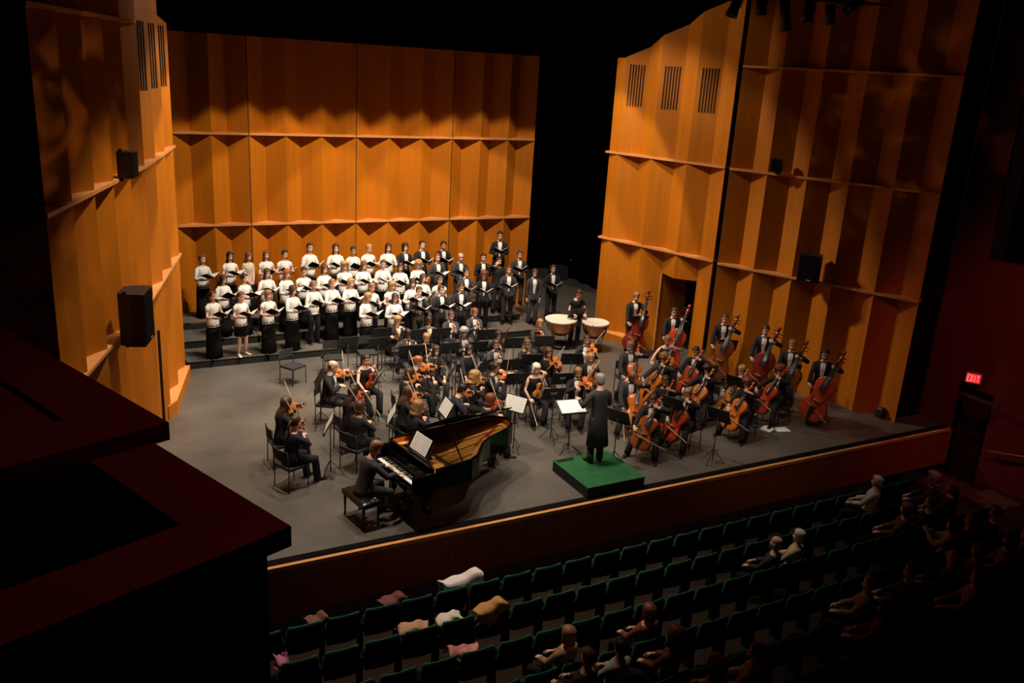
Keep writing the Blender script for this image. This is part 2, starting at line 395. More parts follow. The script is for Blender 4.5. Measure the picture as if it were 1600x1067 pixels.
# right auditorium wall with its dark side box opening, door and exit sign
WR = [(18.45, 12.75), (18.62, 12.0), (18.75, 11.2), (19.0, 10.0), (19.1, 8.6), (19.6, 6.0), (20.0, 2.0)]
mb = MB()
def wallseg(mb, a, b, z0, z1, th=.15):
    d = V((b[0] - a[0], b[1] - a[1], 0)).normalized(); n = V((d.y, -d.x, 0)) * -th
    mb.prism([a, b, (b[0] + n.x, b[1] + n.y), (a[0] + n.x, a[1] + n.y)], z0, z1)
wallseg(mb, WR[0], WR[1], -1.4, 14)
wallseg(mb, WR[1], WR[2], 1.05, 4.05)          # above the door
for i in range(2, 6): wallseg(mb, WR[i], WR[i + 1], -1.4, 4.05)
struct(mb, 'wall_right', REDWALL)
mb = MB(); wallseg(mb, (19.2, 12.0), (20.9, 2.0), 4.0, 14); wallseg(mb, (19.1, 12.4), (19.2, 10.9), -1.4, 1.2); struct(mb, 'wall_right', VOID)  # black sheets coloured as the shade inside the box and door openings
mb = MB(); wallseg(mb, (18.62, 12.0), (18.75, 11.2), -1.2, 1.05, .05)
for k in range(len(mb.v)): mb.v[k] = mb.v[k] + V((.28, 0, 0))
d2 = struct(mb, 'door_2', mat('dark_door', (0.03, .006, .005), .6))
hb = MB(); hb.box((18.93, 11.6, -.15), (.04, .5, .05)); hb.build('door_handle', BLACKM, d2)
# exit sign
pw = at_line(1528, 590, WR[1], WR[2])
r = empty('exit_sign', pw + V((-.16, 0, 0)), math.radians(0), 'red lit exit sign over dark side door in right auditorium wall', 'sign')
r.rotation_euler = (0, 0, math.radians(-58))
MB().box((0, .05, 0), (.34, .08, .26)).build('housing', mat('sign_housing', (.25, .18, .12), .5), r)
MB().box((0, .006, 0), (.29, .012, .21)).build('sign_face', mat('sign_face_red', (.3, .01, .01), .4, emis=(1.0, .03, .04), estr=0.65), r)
lm = mat('sign_letter_red', (.9, .2, .2), .4, emis=(1.0, .16, .16), estr=1.0)
def letter(ch, x0, wd, h, mb):
    t = .011; z0 = -h / 2
    def bar(a, b):
        a = V((x0 + a[0] * wd, -.004, z0 + a[1] * h)); b = V((x0 + b[0] * wd, -.004, z0 + b[1] * h)); mb.tube([a, b], t, 4, sm=False)
    for a, b in {'E': [((0, 0), (0, 1)), ((0, 0), (1, 0)), ((0, .5), (.8, .5)), ((0, 1), (1, 1))], 'X': [((0, 0), (1, 1)), ((0, 1), (1, 0))],
                 'I': [((.5, 0), (.5, 1))], 'T': [((.5, 0), (.5, 1)), ((0, 1), (1, 1))]}[ch]: bar(a, b)
mb = MB()
for i, ch in enumerate('EXIT'): letter(ch, -.125 + i * .066, .046, .15, mb)
mb.build('lettering', lm, r)
pw = at_line(1562, 612, WR[1], WR[2]); 
mb = MB(); mb.box(V((18.5, 11.35, .92)), (.10, .95, .07)); o = mb.build('door_canopy_light', mat('canopy_dark', (.05, .012, .01), .6)); tag(o, 'narrow dark hood over side door beneath the exit sign', 'door hood')
# handrail
r = empty('handrail', (0, 0, 0), 0, 'dark wooden handrail on brackets along the red right wall', 'handrail')
MB().tube([(18.62, 11.0, -.22), (18.85, 10.0, -.02), (18.95, 8.8, .16)], .028, 8).build('rail', mat('rail_wood', (.22, .07, .03), .4), r)
for p in ((18.66, 10.8, -.2), (18.86, 9.9, -.02)):
    MB().tube([V(p), V(p) + V((.05, 0, -.08)), V(p) + V((.16, 0, -.08))], .010, 6).build('bracket', BLACKM, r)
mb = MB(); mb.box((18.0, 11.3, -1.15), (1.0, 1.0, .04)); mb.box((18.1, 10.3, -1.06), (.9, .8, .06)); struct(mb, 'floor', mat('aisle_wood', (.07, .03, .015), .7))

# left side boxes (dark parapets with wide coping)
def sidebox(corner, ze, lenl, lenf, wcop, name, over=.10, solid=False):
    u = V((-math.sin(math.radians(21.5)), math.cos(math.radians(21.5)), 0)); f = V((-math.cos(math.radians(21.5)), -math.sin(math.radians(21.5)), 0))
    c = V((corner[0], corner[1], 0))
    def P(a, b): q = c + f * a + u * b; return (q.x, q.y)
    mb = MB()
    mb.prism([P(0, 0), P(0, lenl), P(wcop, lenl), P(wcop, wcop)], ze - .13, ze); mb.prism([P(0, 0), P(wcop, wcop), P(lenf, wcop), P(lenf, 0)], ze - .13, ze)
    mb.prism([P(over, over), P(over, lenl - over), P(wcop - over, lenl - over), P(wcop - over, over)], -1.5, ze - .13)
    mb.prism([P(over, over), P(over, wcop - over), P(lenf, wcop - over), P(lenf, over)], -1.5, ze - .13)
    mb.prism([P(over, over), P(over, lenl - over), P(lenf, lenl - over), P(lenf, over)], ze - 1.3, ze - 1.1)
    if solid: mb.prism([P(wcop - .02, wcop * .5), P(wcop - .02, lenl), P(lenf, lenl), P(lenf, wcop * .5)], ze - .5, ze - .03)
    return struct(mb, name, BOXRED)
zc = 4.9
c1 = at(455, 822, zc); sidebox((c1.x, c1.y), zc, 2.2, 4.5, .44, 'wall_left')
c2 = at(264, 660, zc + .12); sidebox((c2.x, c2.y), zc + .12, 4.5, 4.5, .5, 'wall_left', solid=True)
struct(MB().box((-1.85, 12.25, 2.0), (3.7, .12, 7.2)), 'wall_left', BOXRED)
struct(MB().box((-1.85, 12.25, 9.6), (3.7, .12, 8.0)), 'wall_left', VOID)  # black sheet coloured as the darkness of the opening above the boxes

# ---------------------------------------------------------------- choir risers
rx = [2.72, 4.7, 6.7, 8.7, 10.7, 12.6]
lev = [(21.45, 22.50, .2, 'lowest'), (22.50, 23.50, .4, 'middle'), (23.50, 24.52, .6, 'top')]
nth = ['first', 'second', 'third', 'fourth', 'fifth', 'sixth', 'seventh', 'eighth', 'ninth', 'tenth', 'eleventh', 'twelfth', 'thirteenth', 'fourteenth', 'fifteenth', 'sixteenth', 'seventeenth']
for y0, y1, z, nm in lev:
    for i in range(5):
        x0, x1 = rx[i] + .01, rx[i + 1] - .01
        r = empty('choir_riser', ((x0 + x1) / 2, (y0 + y1) / 2, 0), 0, 'black staging platform, %s from left on the %s step' % (nth[i], nm), 'platform', 'choir risers')
        a, b = (x1 - x0) / 2, (y1 - y0) / 2 - .005
        MB().box((0, 0, z - .012), (2 * a, 2 * b, .024)).build('deck', RISERTOP, r)
        MB().box((0, -b + .02, (z - .05) / 2), (2 * a - .04, .02, z - .06)).build('skirt', RISERSIDE, r)
        for sx in (-1, 1):
            for sy in (-1, 1): MB().box((sx * (a - .06), sy * (b - .06), (z - .03) / 2), (.04, .04, z - .03)).build('leg', BLACKM, r)

# ================================================================= PEOPLE
HP = [(-.035, .046, .044, .05), (0, .036, .066, .048), (.02, .049, .079, .06), (.038, .058, .083, .07), (.05, .062, .085, .078), (.066, .066, .086, .084),
      (.078, .068, .086, .088), (.096, .070, .084, .094), (.112, .071, .080, .098), (.130, .072, .083, .100), (.146, .073, .089, .102),
      (.172, .073, .087, .102), (.196, .067, .075, .092), (.215, .050, .055, .068), (.228, .024, .026, .032)]
def hsurf(z, a, off=0.0):
    P = HP
    if z >= P[-1][0]: q = P[-1][1:]
    elif z <= P[0][0]: q = P[0][1:]
    else:
        for i in range(len(P) - 1):
            if P[i][0] <= z <= P[i + 1][0]:
                t = (z - P[i][0]) / (P[i + 1][0] - P[i][0]); q = [P[i][k] * (1 - t) + P[i + 1][k] * t for k in (1, 2, 3)]; break
    c, s_ = math.cos(a), math.sin(a); ry = q[1] if c > 0 else q[2]
    return V(((q[0] + off) * s_, (ry + off) * c, z))
TR = [(-.11, .085, .085, 0), (-.02, .165, .118, 0), (.08, .155, .112, 0), (.18, .138, .100, 0), (.30, .152, .110, .005), (.40, .168, .120, .01),
      (.47, .176, .108, .005), (.515, .150, .088, 0), (.545, .090, .070, .005), (.565, .060, .064, .012), (.63, .050, .056, .02)]
def tprof(z):
    P = TR
    z = max(P[0][0], min(P[-1][0], z))
    for i in range(len(P) - 1):
        if P[i][0] <= z <= P[i + 1][0]:
            t = (z - P[i][0]) / (P[i + 1][0] - P[i][0]); return [P[i][k] * (1 - t) + P[i + 1][k] * t for k in (1, 2, 3)]
def ik(S, W, a, b, hint):
    d = W - S; L = d.length; mx = (a + b) * .995
    if L > mx: W = S + d * (mx / L); d = W - S; L = mx
    L = max(L, abs(a - b) + .02)
    x = (a * a - b * b + L * L) / (2 * L); h = math.sqrt(max(0, a * a - x * x)); u = d.normalized()
    hh = V(hint); hh = hh - u * hh.dot(u); hh = hh.normalized() if hh.length > 1e-4 else V((0, 0, -1))
    return S + u * x + hh * h, W
def hand(mb, W, f, n, side, curl, s):
    f = V(f).normalized(); n = V(n); n = (n - f * n.dot(f)).normalized(); lat = n.cross(f) * (-side)
    def ring(c, w_, t): return [c + lat * (w_ * math.cos(2 * PI * k / 8)) + n * (t * math.sin(2 * PI * k / 8)) for k in range(8)]
    mb.loft([ring(W - f * .01 * s, .026 * s, .021 * s), ring(W + f * .03 * s, .038 * s, .018 * s), ring(W + f * .065 * s, .042 * s, .015 * s), ring(W + f * .09 * s, .040 * s, .012 * s)])
    for i, L in enumerate((.072, .080, .074, .058)):
        p = W + f * (.086 - .004 * abs(i - 1.3)) * s + lat * ((.031 - .0205 * i) * s); d = (f + lat * (.10 - .07 * i)).normalized(); pts = [p - d * .01 * s]; pts.append(p)
        ax = lat * (-1)
        for k, fr in enumerate((.45, .3, .25)):
            c = curl * (.7 + .12 * i) * (1.0, 1.15, .8)[k]
            d = (d * math.cos(c) + (n - d * n.dot(d)).normalized() * math.sin(c)).normalized(); p = p + d * (L * fr * s); pts.append(p)
        mb.tube(pts, [.0095 * s, .0092 * s, .0088 * s, .008 * s, .006 * s], 5)
    d = (f * .65 + lat * .75 + n * .25).normalized(); p = W + f * .02 * s + lat * .026 * s
    p1 = p + d * .036 * s; d = (f * .85 + lat * .2 + n * (.25 + curl * .5)).normalized(); p2 = p1 + d * .03 * s; d = (f * .8 - lat * .1 + n * (.3 + curl * .5)).normalized()
    mb.tube([p, p1, p2, p2 + d * .024 * s], [.014 * s, .012 * s, .010 * s, .007 * s], 6)

POSES = {}
def person(label, x, y, z=0.0, face=180.0, h=1.72, pose='stand', outfit='tux', hair='short', hc='brown', skin=1, lean=0.0, hp=8, hy=0,
           hands=None, feet=None, hints=None, curl=.55, hf=None, twist=0, cloth=None, seat=.46, fem=None, tone=WOOL, sleeve=None):
    s = h / 1.77; rz = math.radians(face)
    root = empty('person', (x, y, z), rz, label, 'person')
    fem = outfit in ('blouse', 'blouse_short', 'dress', 'black_top', 'sleeveless', 'vest') if fem is None else fem
    sit = pose != 'stand'
    pz = (seat + .085) if sit else .93 * s
    P = V((0, -.02 if sit else 0, pz))
    T = Matrix.Translation(P) @ Matrix.Rotation(-math.radians(lean), 4, 'X') @ Matrix.Rotation(math.radians(twist), 4, 'Z')
    fw = .90 if fem else 1.0
    def tring(zz, infl=0, n=16, wmul=1):
        a, b, yo = tprof(zz); shw = fw if zz > .2 else 1
        if fem and .33 < zz < .45: b += .018
        return [T @ V(((a * shw * wmul + infl) * s * math.sin(2 * PI * k / n), ((b + infl) * math.cos(2 * PI * k / n) + yo) * s, zz * s)) for k in range(n)]
    # arms
    sh = {sd: T @ V((sd * .168 * fw * s, 0, .475 * s)) for sd in (-1, 1)}
    if hands is None: hands = {1: (.22, .06, pz - .13 * s), -1: (-.22, .06, pz - .13 * s)} if not sit else {1: (.13, .36, pz + .08), -1: (-.13, .36, pz + .08)}
    hints = hints or {1: (.6, -.5, -.7), -1: (-.6, -.5, -.7)}
    A = {}
    for sd in (-1, 1):
        E, W_ = ik(sh[sd], V(hands[sd]), .285 * s, .255 * s, hints[sd]); A[sd] = (sh[sd], E, W_)
    hip = {sd: P + V((sd * .092 * s, 0, 0)) for sd in (-1, 1)}
    if feet is None: feet = {1: (.13, .47, .085), -1: (-.13, .43, .085)} if sit else {1: (.11, .02, .085 * s), -1: (-.11, -.01, .085 * s)}
    Lg = {}
    for sd in (-1, 1):
        K, An = ik(hip[sd], V(feet[sd]), (.44 if sit else .427) * s, (.43 if sit else .427) * s, (sd * (.25 if sit else .03), 1, .35 if sit else .02)); Lg[sd] = (hip[sd], K, An)
    # ---- body
    mb = MB()
    mb.loft([tring(zz) for zz, *_ in TR])
    hb = T @ V((0, .022 * s, .612 * s))
    HM = Matrix.Translation(hb) @ Matrix.Rotation(-math.radians(lean), 4, 'X') @ Matrix.Rotation(math.radians(twist + hy), 4, 'Z') @ Matrix.Rotation(-math.radians(hp), 4, 'X') @ Matrix.Scale((s if s > .93 else (s + .93) / 2) * 1.05, 4)
    N = 20; rings = []
    for i, (zz, *_) in enumerate(HP):
        rg = []
        for k in range(N):
            a = 2 * PI * k / N; p = hsurf(zz, a); kk = min(k, N - k)
            if kk == 0: p.y += {4: .004, 5: .014, 6: .026, 7: .018, 8: .010, 2: .003}.get(i, 0)
            if kk == 1: p.y += {4: .002, 5: .006, 6: .007, 7: .002, 8: -.004, 9: -.002}.get(i, 0)
            if kk == 2 and i in (8, 9): p.y -= .005
            rg.append(HM @ p)
        rings.append(rg)
    def mf(i, j):
        kk = min(j, N - 1 - j)
        if i == 8 and kk == 1: return 1
        if i == 2 and kk == 0: return 2
        return 0
    mb.loft(rings, mf=mf)
    for sd in (-1, 1):
        b0 = len(mb.v); mb.ellip((sd * .075, -.008, .108), (.010, .020, .031), 6, 5); mb.xform(HM, b0)
        S_, E, W_ = A[sd]; f = (W_ - E).normalized()
        mb.tube([S_ + (S_ - E).normalized() * -.0 + V((-sd * .03, 0, .0)), S_.lerp(E, .25), S_.lerp(E, .7), E, E.lerp(W_, .25), E.lerp(W_, .7), W_ + f * .004], [.05 * s * fw, .047 * s * fw, .040 * s * fw, .036 * s * fw, .037 * s * fw, .029 * s * fw, .024 * s], 10)
        hd, hn = (hf[sd] if hf and sd in hf else (f, None))
        if hn is None: hn = V((-sd * 1, -.2, 0)) if not sit else V((-sd * .3, 0, -1))
        hand(mb, W_, hd, hn, sd, curl, s)
        H_, K, An = Lg[sd]
        mb.tube([H_, H_.lerp(K, .3), H_.lerp(K, .8), K, K.lerp(An, .3), K.lerp(An, .8), An + V((0, 0, -.02))], [.08 * s, .078 * s, .058 * s, .052 * s, .054 * s, .037 * s, .034 * s], 10)
    mb.build('body', [SKINS[skin], EYE, LIP], root)
    # ---- hair
    hairmesh(root, HM, hair, HAIRC[hc])
    # ---- clothes
    def torso_cloth(z0, z1, infl, wm=1, hem=None):
        zs = [z0] + [q[0] for q in TR if z0 + .03 < q[0] < z1 - .01] + [z1]
        R = [tring(q, infl) for q in zs]
        if hem: R = [[T @ V((hem[0] * s * math.sin(2 * PI * k / 16), hem[1] * s * math.cos(2 * PI * k / 16), hem[2] * s)) for k in range(16)]] + R
        return R
    def sleeves(mb, t1, infl, m=0):
        for sd in (-1, 1):
            S_, E, W_ = A[sd]; top_ = S_ + V((-sd * .05, 0, .0))
            pts = [top_, S_.lerp(E, .12), S_.lerp(E, .5)]; rr = [.058, .060, .052]
            if t1 > .5: pts += [S_.lerp(E, .85), E, E.lerp(W_, .35), E.lerp(W_, .6), E.lerp(W_, t1 * 2 - 1)]; rr += [.048, .046, .044, .041, .037]
            mb.tube(pts, [(r_ * fw + infl) * s for r_ in rr], 10, m)
    def legs(mb, infl, bottom=.03, m=0, wide=0):
        for sd in (-1, 1):
            H_, K, An = Lg[sd]; top_ = H_ + V((0, 0, .03))
            mb.tube([top_, H_.lerp(K, .3), H_.lerp(K, .8), K, K.lerp(An, .4), K.lerp(An, .8), An + V((0, 0, -.03))], [(r_ + infl + w_ * wide) * s for r_, w_ in zip((.088, .086, .066, .060, .056, .052, .052), (0, 0, .2, .3, .6, .9, 1))], 10, m)
    def shoes(m=SHOE, heel=False):
        for sd in (-1, 1):
            H_, K, An = Lg[sd]; fx = sd * .25; d = V((fx, 1, 0)).normalized(); lt = V((d.y, -d.x, 0)); g = An + V((0, 0, -.085 * s))
            mbs = MB(); R = []
            for yy, w_, hh in ((-.075, .022, .05), (-.05, .036, .075), (.0, .036, .085), (.06, .040, .055), (.12, .046, .038), (.17, .040, .03), (.20, .018, .016)):
                R.append([g + d * (yy * s) + lt * (w_ * s * math.cos(2 * PI * k / 8)) + V((0, 0, (.5 + .5 * math.sin(2 * PI * k / 8)) * hh * s)) for k in range(8)])
            mbs.loft(R).build('shoe', m, root)
    if outfit in ('tux', 'tails', 'suit', 'vestshirt', 'darksuit'):
        jm = tone
        mj = MB()
        if outfit != 'vestshirt':
            hem = (.185, .15, -.10) if sit else (.19, .145, -.17)
            if outfit == 'tails': hem = (.225, .19, -.56)
            mj.loft(torso_cloth(-.03, .548, .016, hem=hem)); sleeves(mj, .93, .008)
            mj.build('jacket', jm, root)
        else:
            mj.loft(torso_cloth(-.03, .548, .014)); sleeves(mj, .93, .006); mj.build('shirt', SHIRT, root)
            mv = MB(); mv.loft(torso_cloth(-.06, .30, .020)); mv.build('vest', jm, root)
        ms = MB()
        if outfit != 'vestshirt':
            rows = [(.10, .012), (.20, .030), (.30, .044), (.40, .055), (.47, .060), (.515, .058), (.548, .045)]
            R = []
            for zz, hw in rows:
                a, b, yo = tprof(zz); yy = (b + .016 + yo + (.018 if fem and .33 < zz < .45 else 0))
                def yat(xx): return (b + .016) * math.sqrt(max(0, 1 - (xx / ((a * fw + .016))) ** 2)) + yo
                R.append([T @ V((xx * s, (yat(xx) + .006) * s, zz * s)) for xx in (-hw, -hw * .5, 0, hw * .5, hw)] + [T @ V((xx * s, (yat(xx) - .006) * s, zz * s)) for xx in (hw, 0, -hw)])
            ms.loft(R, sm=False)
        ms.loft([[T @ V((.062 * s * math.sin(2 * PI * k / 12), (.066 * math.cos(2 * PI * k / 12) + .014) * s, .545 * s)) for k in range(12)],
                 [T @ V((.058 * s * math.sin(2 * PI * k / 12), (.062 * math.cos(2 * PI * k / 12) + .020) * s, .592 * s)) for k in range(12)]])
        for sd in (-1, 1):
            S_, E, W_ = A[sd]; MB().tube([E.lerp(W_, .86), E.lerp(W_, 1.0)], .033 * s, 8).build('cuff', SHIRT, root)
        ms.build('shirt_front', SHIRT, root)
        if outfit in ('tux', 'tails', 'vestshirt'):
            mt = MB()
            for sd in (-1, 1):
                mt.loft([[T @ V((sd * q * s, (.088 + dy) * s, (.566 + dz) * s)) for dy, dz in ((-.008, -hh), (.008, -hh), (.008, hh), (-.008, hh))] for q, hh in ((.0, .008), (.045, .021))], sm=False)
            mt.build('bow_tie', SATIN, root)
        mt = MB(); legs(mt, .012, wide=.006); mt.loft([tring(q, .010) for q in (-.10, -.02, .08)]); mt.build('trousers', jm if outfit != 'vestshirt' else WOOL, root); shoes()
    else:
        top_m = cloth or {'blouse': SHIRT, 'blouse_short': SHIRT, 'dress': WOOL, 'black_top': WOOL, 'sleeveless': WOOL, 'vest': WOOL, 'casual': SHIRT}[outfit]
        mt = MB(); mt.loft(torso_cloth(-.05 if outfit != 'dress' else -.02, .50 if outfit in ('dress', 'sleeveless') else .535, .016, hem=(.20, .152, -.07)))
        sl = sleeve if sleeve is not None else {'blouse': .92, 'blouse_short': .3, 'dress': .2, 'black_top': .80, 'sleeveless': 0, 'vest': 0, 'casual': .9}[outfit]
        if sl > 0: sleeves(mt, sl, .008)
        mt.build('blouse' if 'blouse' in outfit else 'top', top_m, root)
        if outfit == 'vest': 
            ms = MB(); ms.loft(torso_cloth(.2, .54, .012)); sleeves(ms, .25, .006); ms.build('shirt_front', SHIRT, root)
        mt = MB()
        if not sit and outfit in ('blouse', 'blouse_short') and not feet_trousers.get(label):
            zl = knee_skirts.get(label, .03)
            zz = [pz + .10 * s, pz - .02, pz - .25, (pz - .25 + zl) / 2, zl]; rr = [(.125, .09), (.172, .128), (.195, .155), (.205, .165), (.22 if zl < .2 else .19, .19 if zl < .2 else .15)]
            mt.loft([[V(((r_[0] + .006 * math.cos(k * PI)) * s * math.sin(2 * PI * k / 22), (r_[1] + .006 * math.cos(k * PI)) * s * math.cos(2 * PI * k / 22), q)) for k in range(22)] for q, r_ in zip(zz, rr)])
            mt.build('skirt', SKIRT, root)
        else:
            legs(mt, .012, wide=.012); mt.loft([tring(q, .010) for q in (-.10, -.02, .08)]); mt.build('trousers', WOOL if outfit != 'casual' else SKIRT, root)
        shoes(PALE if label in knee_skirts else SHOE)
    root['_t'] = 0; del root['_t']
    return root, Matrix.Translation(V((x, y, z))) @ Matrix.Rotation(rz, 4, 'Z'), T, A, s
feet_trousers = {}; knee_skirts = {}

def hairmesh(root, HM, style, m):
    mb = MB(); N = 22; rnd = random.Random(len(root.name) + int(root.location.x * 100))
    def low(a):
        d = abs(math.degrees(a)); d = 360 - d if d > 180 else d
        if style in ('short', 'bun', 'pony'):
            return .198 if d < 50 else (.198 - (d - 50) / 28 * .078 if d < 78 else (.120 - (d - 78) / 25 * .048 if d < 103 else (.072 - (d - 103) / 40 * .035 if d < 143 else .035)))
        if style == 'bob': return .190 if d < 48 else (.190 - (d - 48) / 14 * .15 if d < 62 else .0)
        if style == 'curly': return .185 if d < 48 else (.185 - (d - 48) / 14 * .15 if d < 62 else -.04)
        if style == 'bald': return .075 if d > 75 else .12
        return .195 if d < 45 else (.195 - (d - 45) / 17 * .29 if d < 62 else (-.10 - (d - 62) / 60 * .08 if d < 122 else -.20))
    off = {'short': .013, 'bald': .008, 'bun': .012, 'pony': .012, 'bob': .022, 'curly': .036, 'long': .020}[style]
    K = 9; rings = []
    ztop = .135 if style == 'bald' else .232
    for k in range(K + 2):
        rg = []
        for j in range(N):
            a = 2 * PI * j / N
            if style == 'bald':
                d = math.degrees(a); d = 360 - d if d > 180 else d
                a = 2 * PI * j / N
            zl = low(a); t = min(k, K) / K
            zz = ztop + (zl - ztop) * (t ** 1.0)
            if style == 'bald' and (lambda d: min(d, 360 - d))(math.degrees(a)) < 75: zz = .11; o_ = -.01
            else: o_ = off
            if k == K + 1: o_ = -.008
            if style == 'curly': o_ += rnd.uniform(-.018, .018) if k <= K else 0
            elif style != 'bald': o_ += rnd.uniform(-.002, .003)
            if zz > .228 and style != 'bald': p = V(((.022 + o_ * .4) * math.sin(a), (.026 + o_ * .4) * math.cos(a) - .006, .228 + off * .9))
            elif zz < .03:
                q = hsurf(.05, a, o_); dn = (.03 - zz); p = V((q.x * 1.04, q.y - .05 * min(1, dn / .1) * (1 if math.cos(a) < .4 else 0), zz))
            else:
                p = hsurf(zz, a, o_ * (1 if zz < .2 else .95)); p.z += off * max(0, (zz - .15) / .09)
            rg.append(HM @ p)
        rings.append(rg)
    mb.loft(rings, cap=(style != 'bald', False))
    b0 = len(mb.v)
    if style == 'bun': mb.ellip((0, -.125, .135), (.038, .034, .036), 8, 6)
    if style == 'pony': mb.tube([(0, -.10, .15), (0, -.145, .13), (0, -.155, .05), (0, -.14, -.04), (0, -.13, -.11)], [.016, .026, .028, .022, .008], 8)
    mb.xform(HM, b0)
    mb.build('hair', m, root)

def face_to(x, y, tx, ty): return math.degrees(math.atan2(-(tx - x), ty - y))

# ---------------------------------------------------------------- small props
def make_folder():
    r = empty('music_folder')
    for sd, nm in ((-1, 'left'), (1, 'right')):
        Rm = Matrix.Rotation(-sd * math.radians(30), 3, 'Y')
        MB().box(Rm @ V((sd * .118, 0, -.006)), (.236, .31, .006), 0, Rm).build('cover', SKIRT, r)
        MB().box(Rm @ V((sd * .108, 0, .002)), (.205, .285, .008), 0, Rm).build('page', PAPER, r)
    return r
def make_chair():
    r = empty('stacking_chair')
    MB().box((0, 0, .445), (.44, .42, .035)).build('seat', CHAIRF, r)
    m = MB(); 
    for i in range(5):
        pass
    m.loft([[V((x_, -.235 - .02 * math.cos(x_ * 6) + dy, z_)) for x_, dy in ((-.21, 0), (-.1, -.018), (0, -.024), (.1, -.018), (.21, 0), (.21, .018), (.1, 0), (0, -.006), (-.1, 0), (-.21, .018))] for z_ in (.60, .80)], sm=False)
    m.build('backrest', CHAIRF, r)
    MB().tube([(-.21, .19, .42), (.21, .19, .42), (.21, -.20, .42), (-.21, -.20, .42), (-.21, .19, .42)], .011, 6).build('seat_frame', BLACKM, r)
    for sx in (-1, 1):
        MB().tube([(sx * .215, .19, .43), (sx * .215, .20, 0)], .011, 6).build('leg', BLACKM, r)
        MB().tube([(sx * .215, -.245, .80), (sx * .215, -.215, .43), (sx * .215, -.225, 0)], .011, 6).build('leg', BLACKM, r)
    return r
def make_stand():
    r = empty('music_stand')
    Rm = Matrix.Rotation(math.radians(62), 3, 'X')
    MB().box((0, .03, 1.06), (.50, .34, .006), 0, Rm).box((0, -.055, .905), (.50, .006, .055), 0, Rm).build('desk', BLACKM, r)
    MB().tube([(0, .05, 1.0), (0, .05, .06)], [.010, .012], 7).build('pole', BLACKM, r)
    for a in (90, 210, 330):
        c, s_ = math.cos(math.radians(a)), math.sin(math.radians(a))
        MB().tube([(0, .05, .30), (c * .05, .05 + s_ * .05, .26), (c * .26, .05 + s_ * .26, .012)], .008, 5).build('leg', BLACKM, r)
    return r
def make_sheet():
    r = empty('sheet_music')
    Rm = Matrix.Rotation(math.radians(62), 3, 'X')
    m = MB().box((-.118, .018, 1.067), (.228, .30, .003), 0, Rm).box((.118, .018, 1.067), (.228, .30, .003), 0, Rm)
    for sx in (-.118, .118):
        for k in range(7):
            p = V((sx, .018, 1.067)) + Rm @ V((0, -.12 + k * .04, .0025)); m.box(p, (.19, .010, .001), 1, Rm)
    m.build('page', [PAPER, INK], r)
    return r
PT = [(0, 0), (.02, .12), (.07, .21), (.15, .275), (.24, .29), (.34, .262), (.42, .205), (.455, .20), (.50, .165), (.56, .155), (.62, .168), (.665, .20), (.70, .20), (.80, .232), (.87, .225), (.94, .17), (.98, .09), (1, 0)]
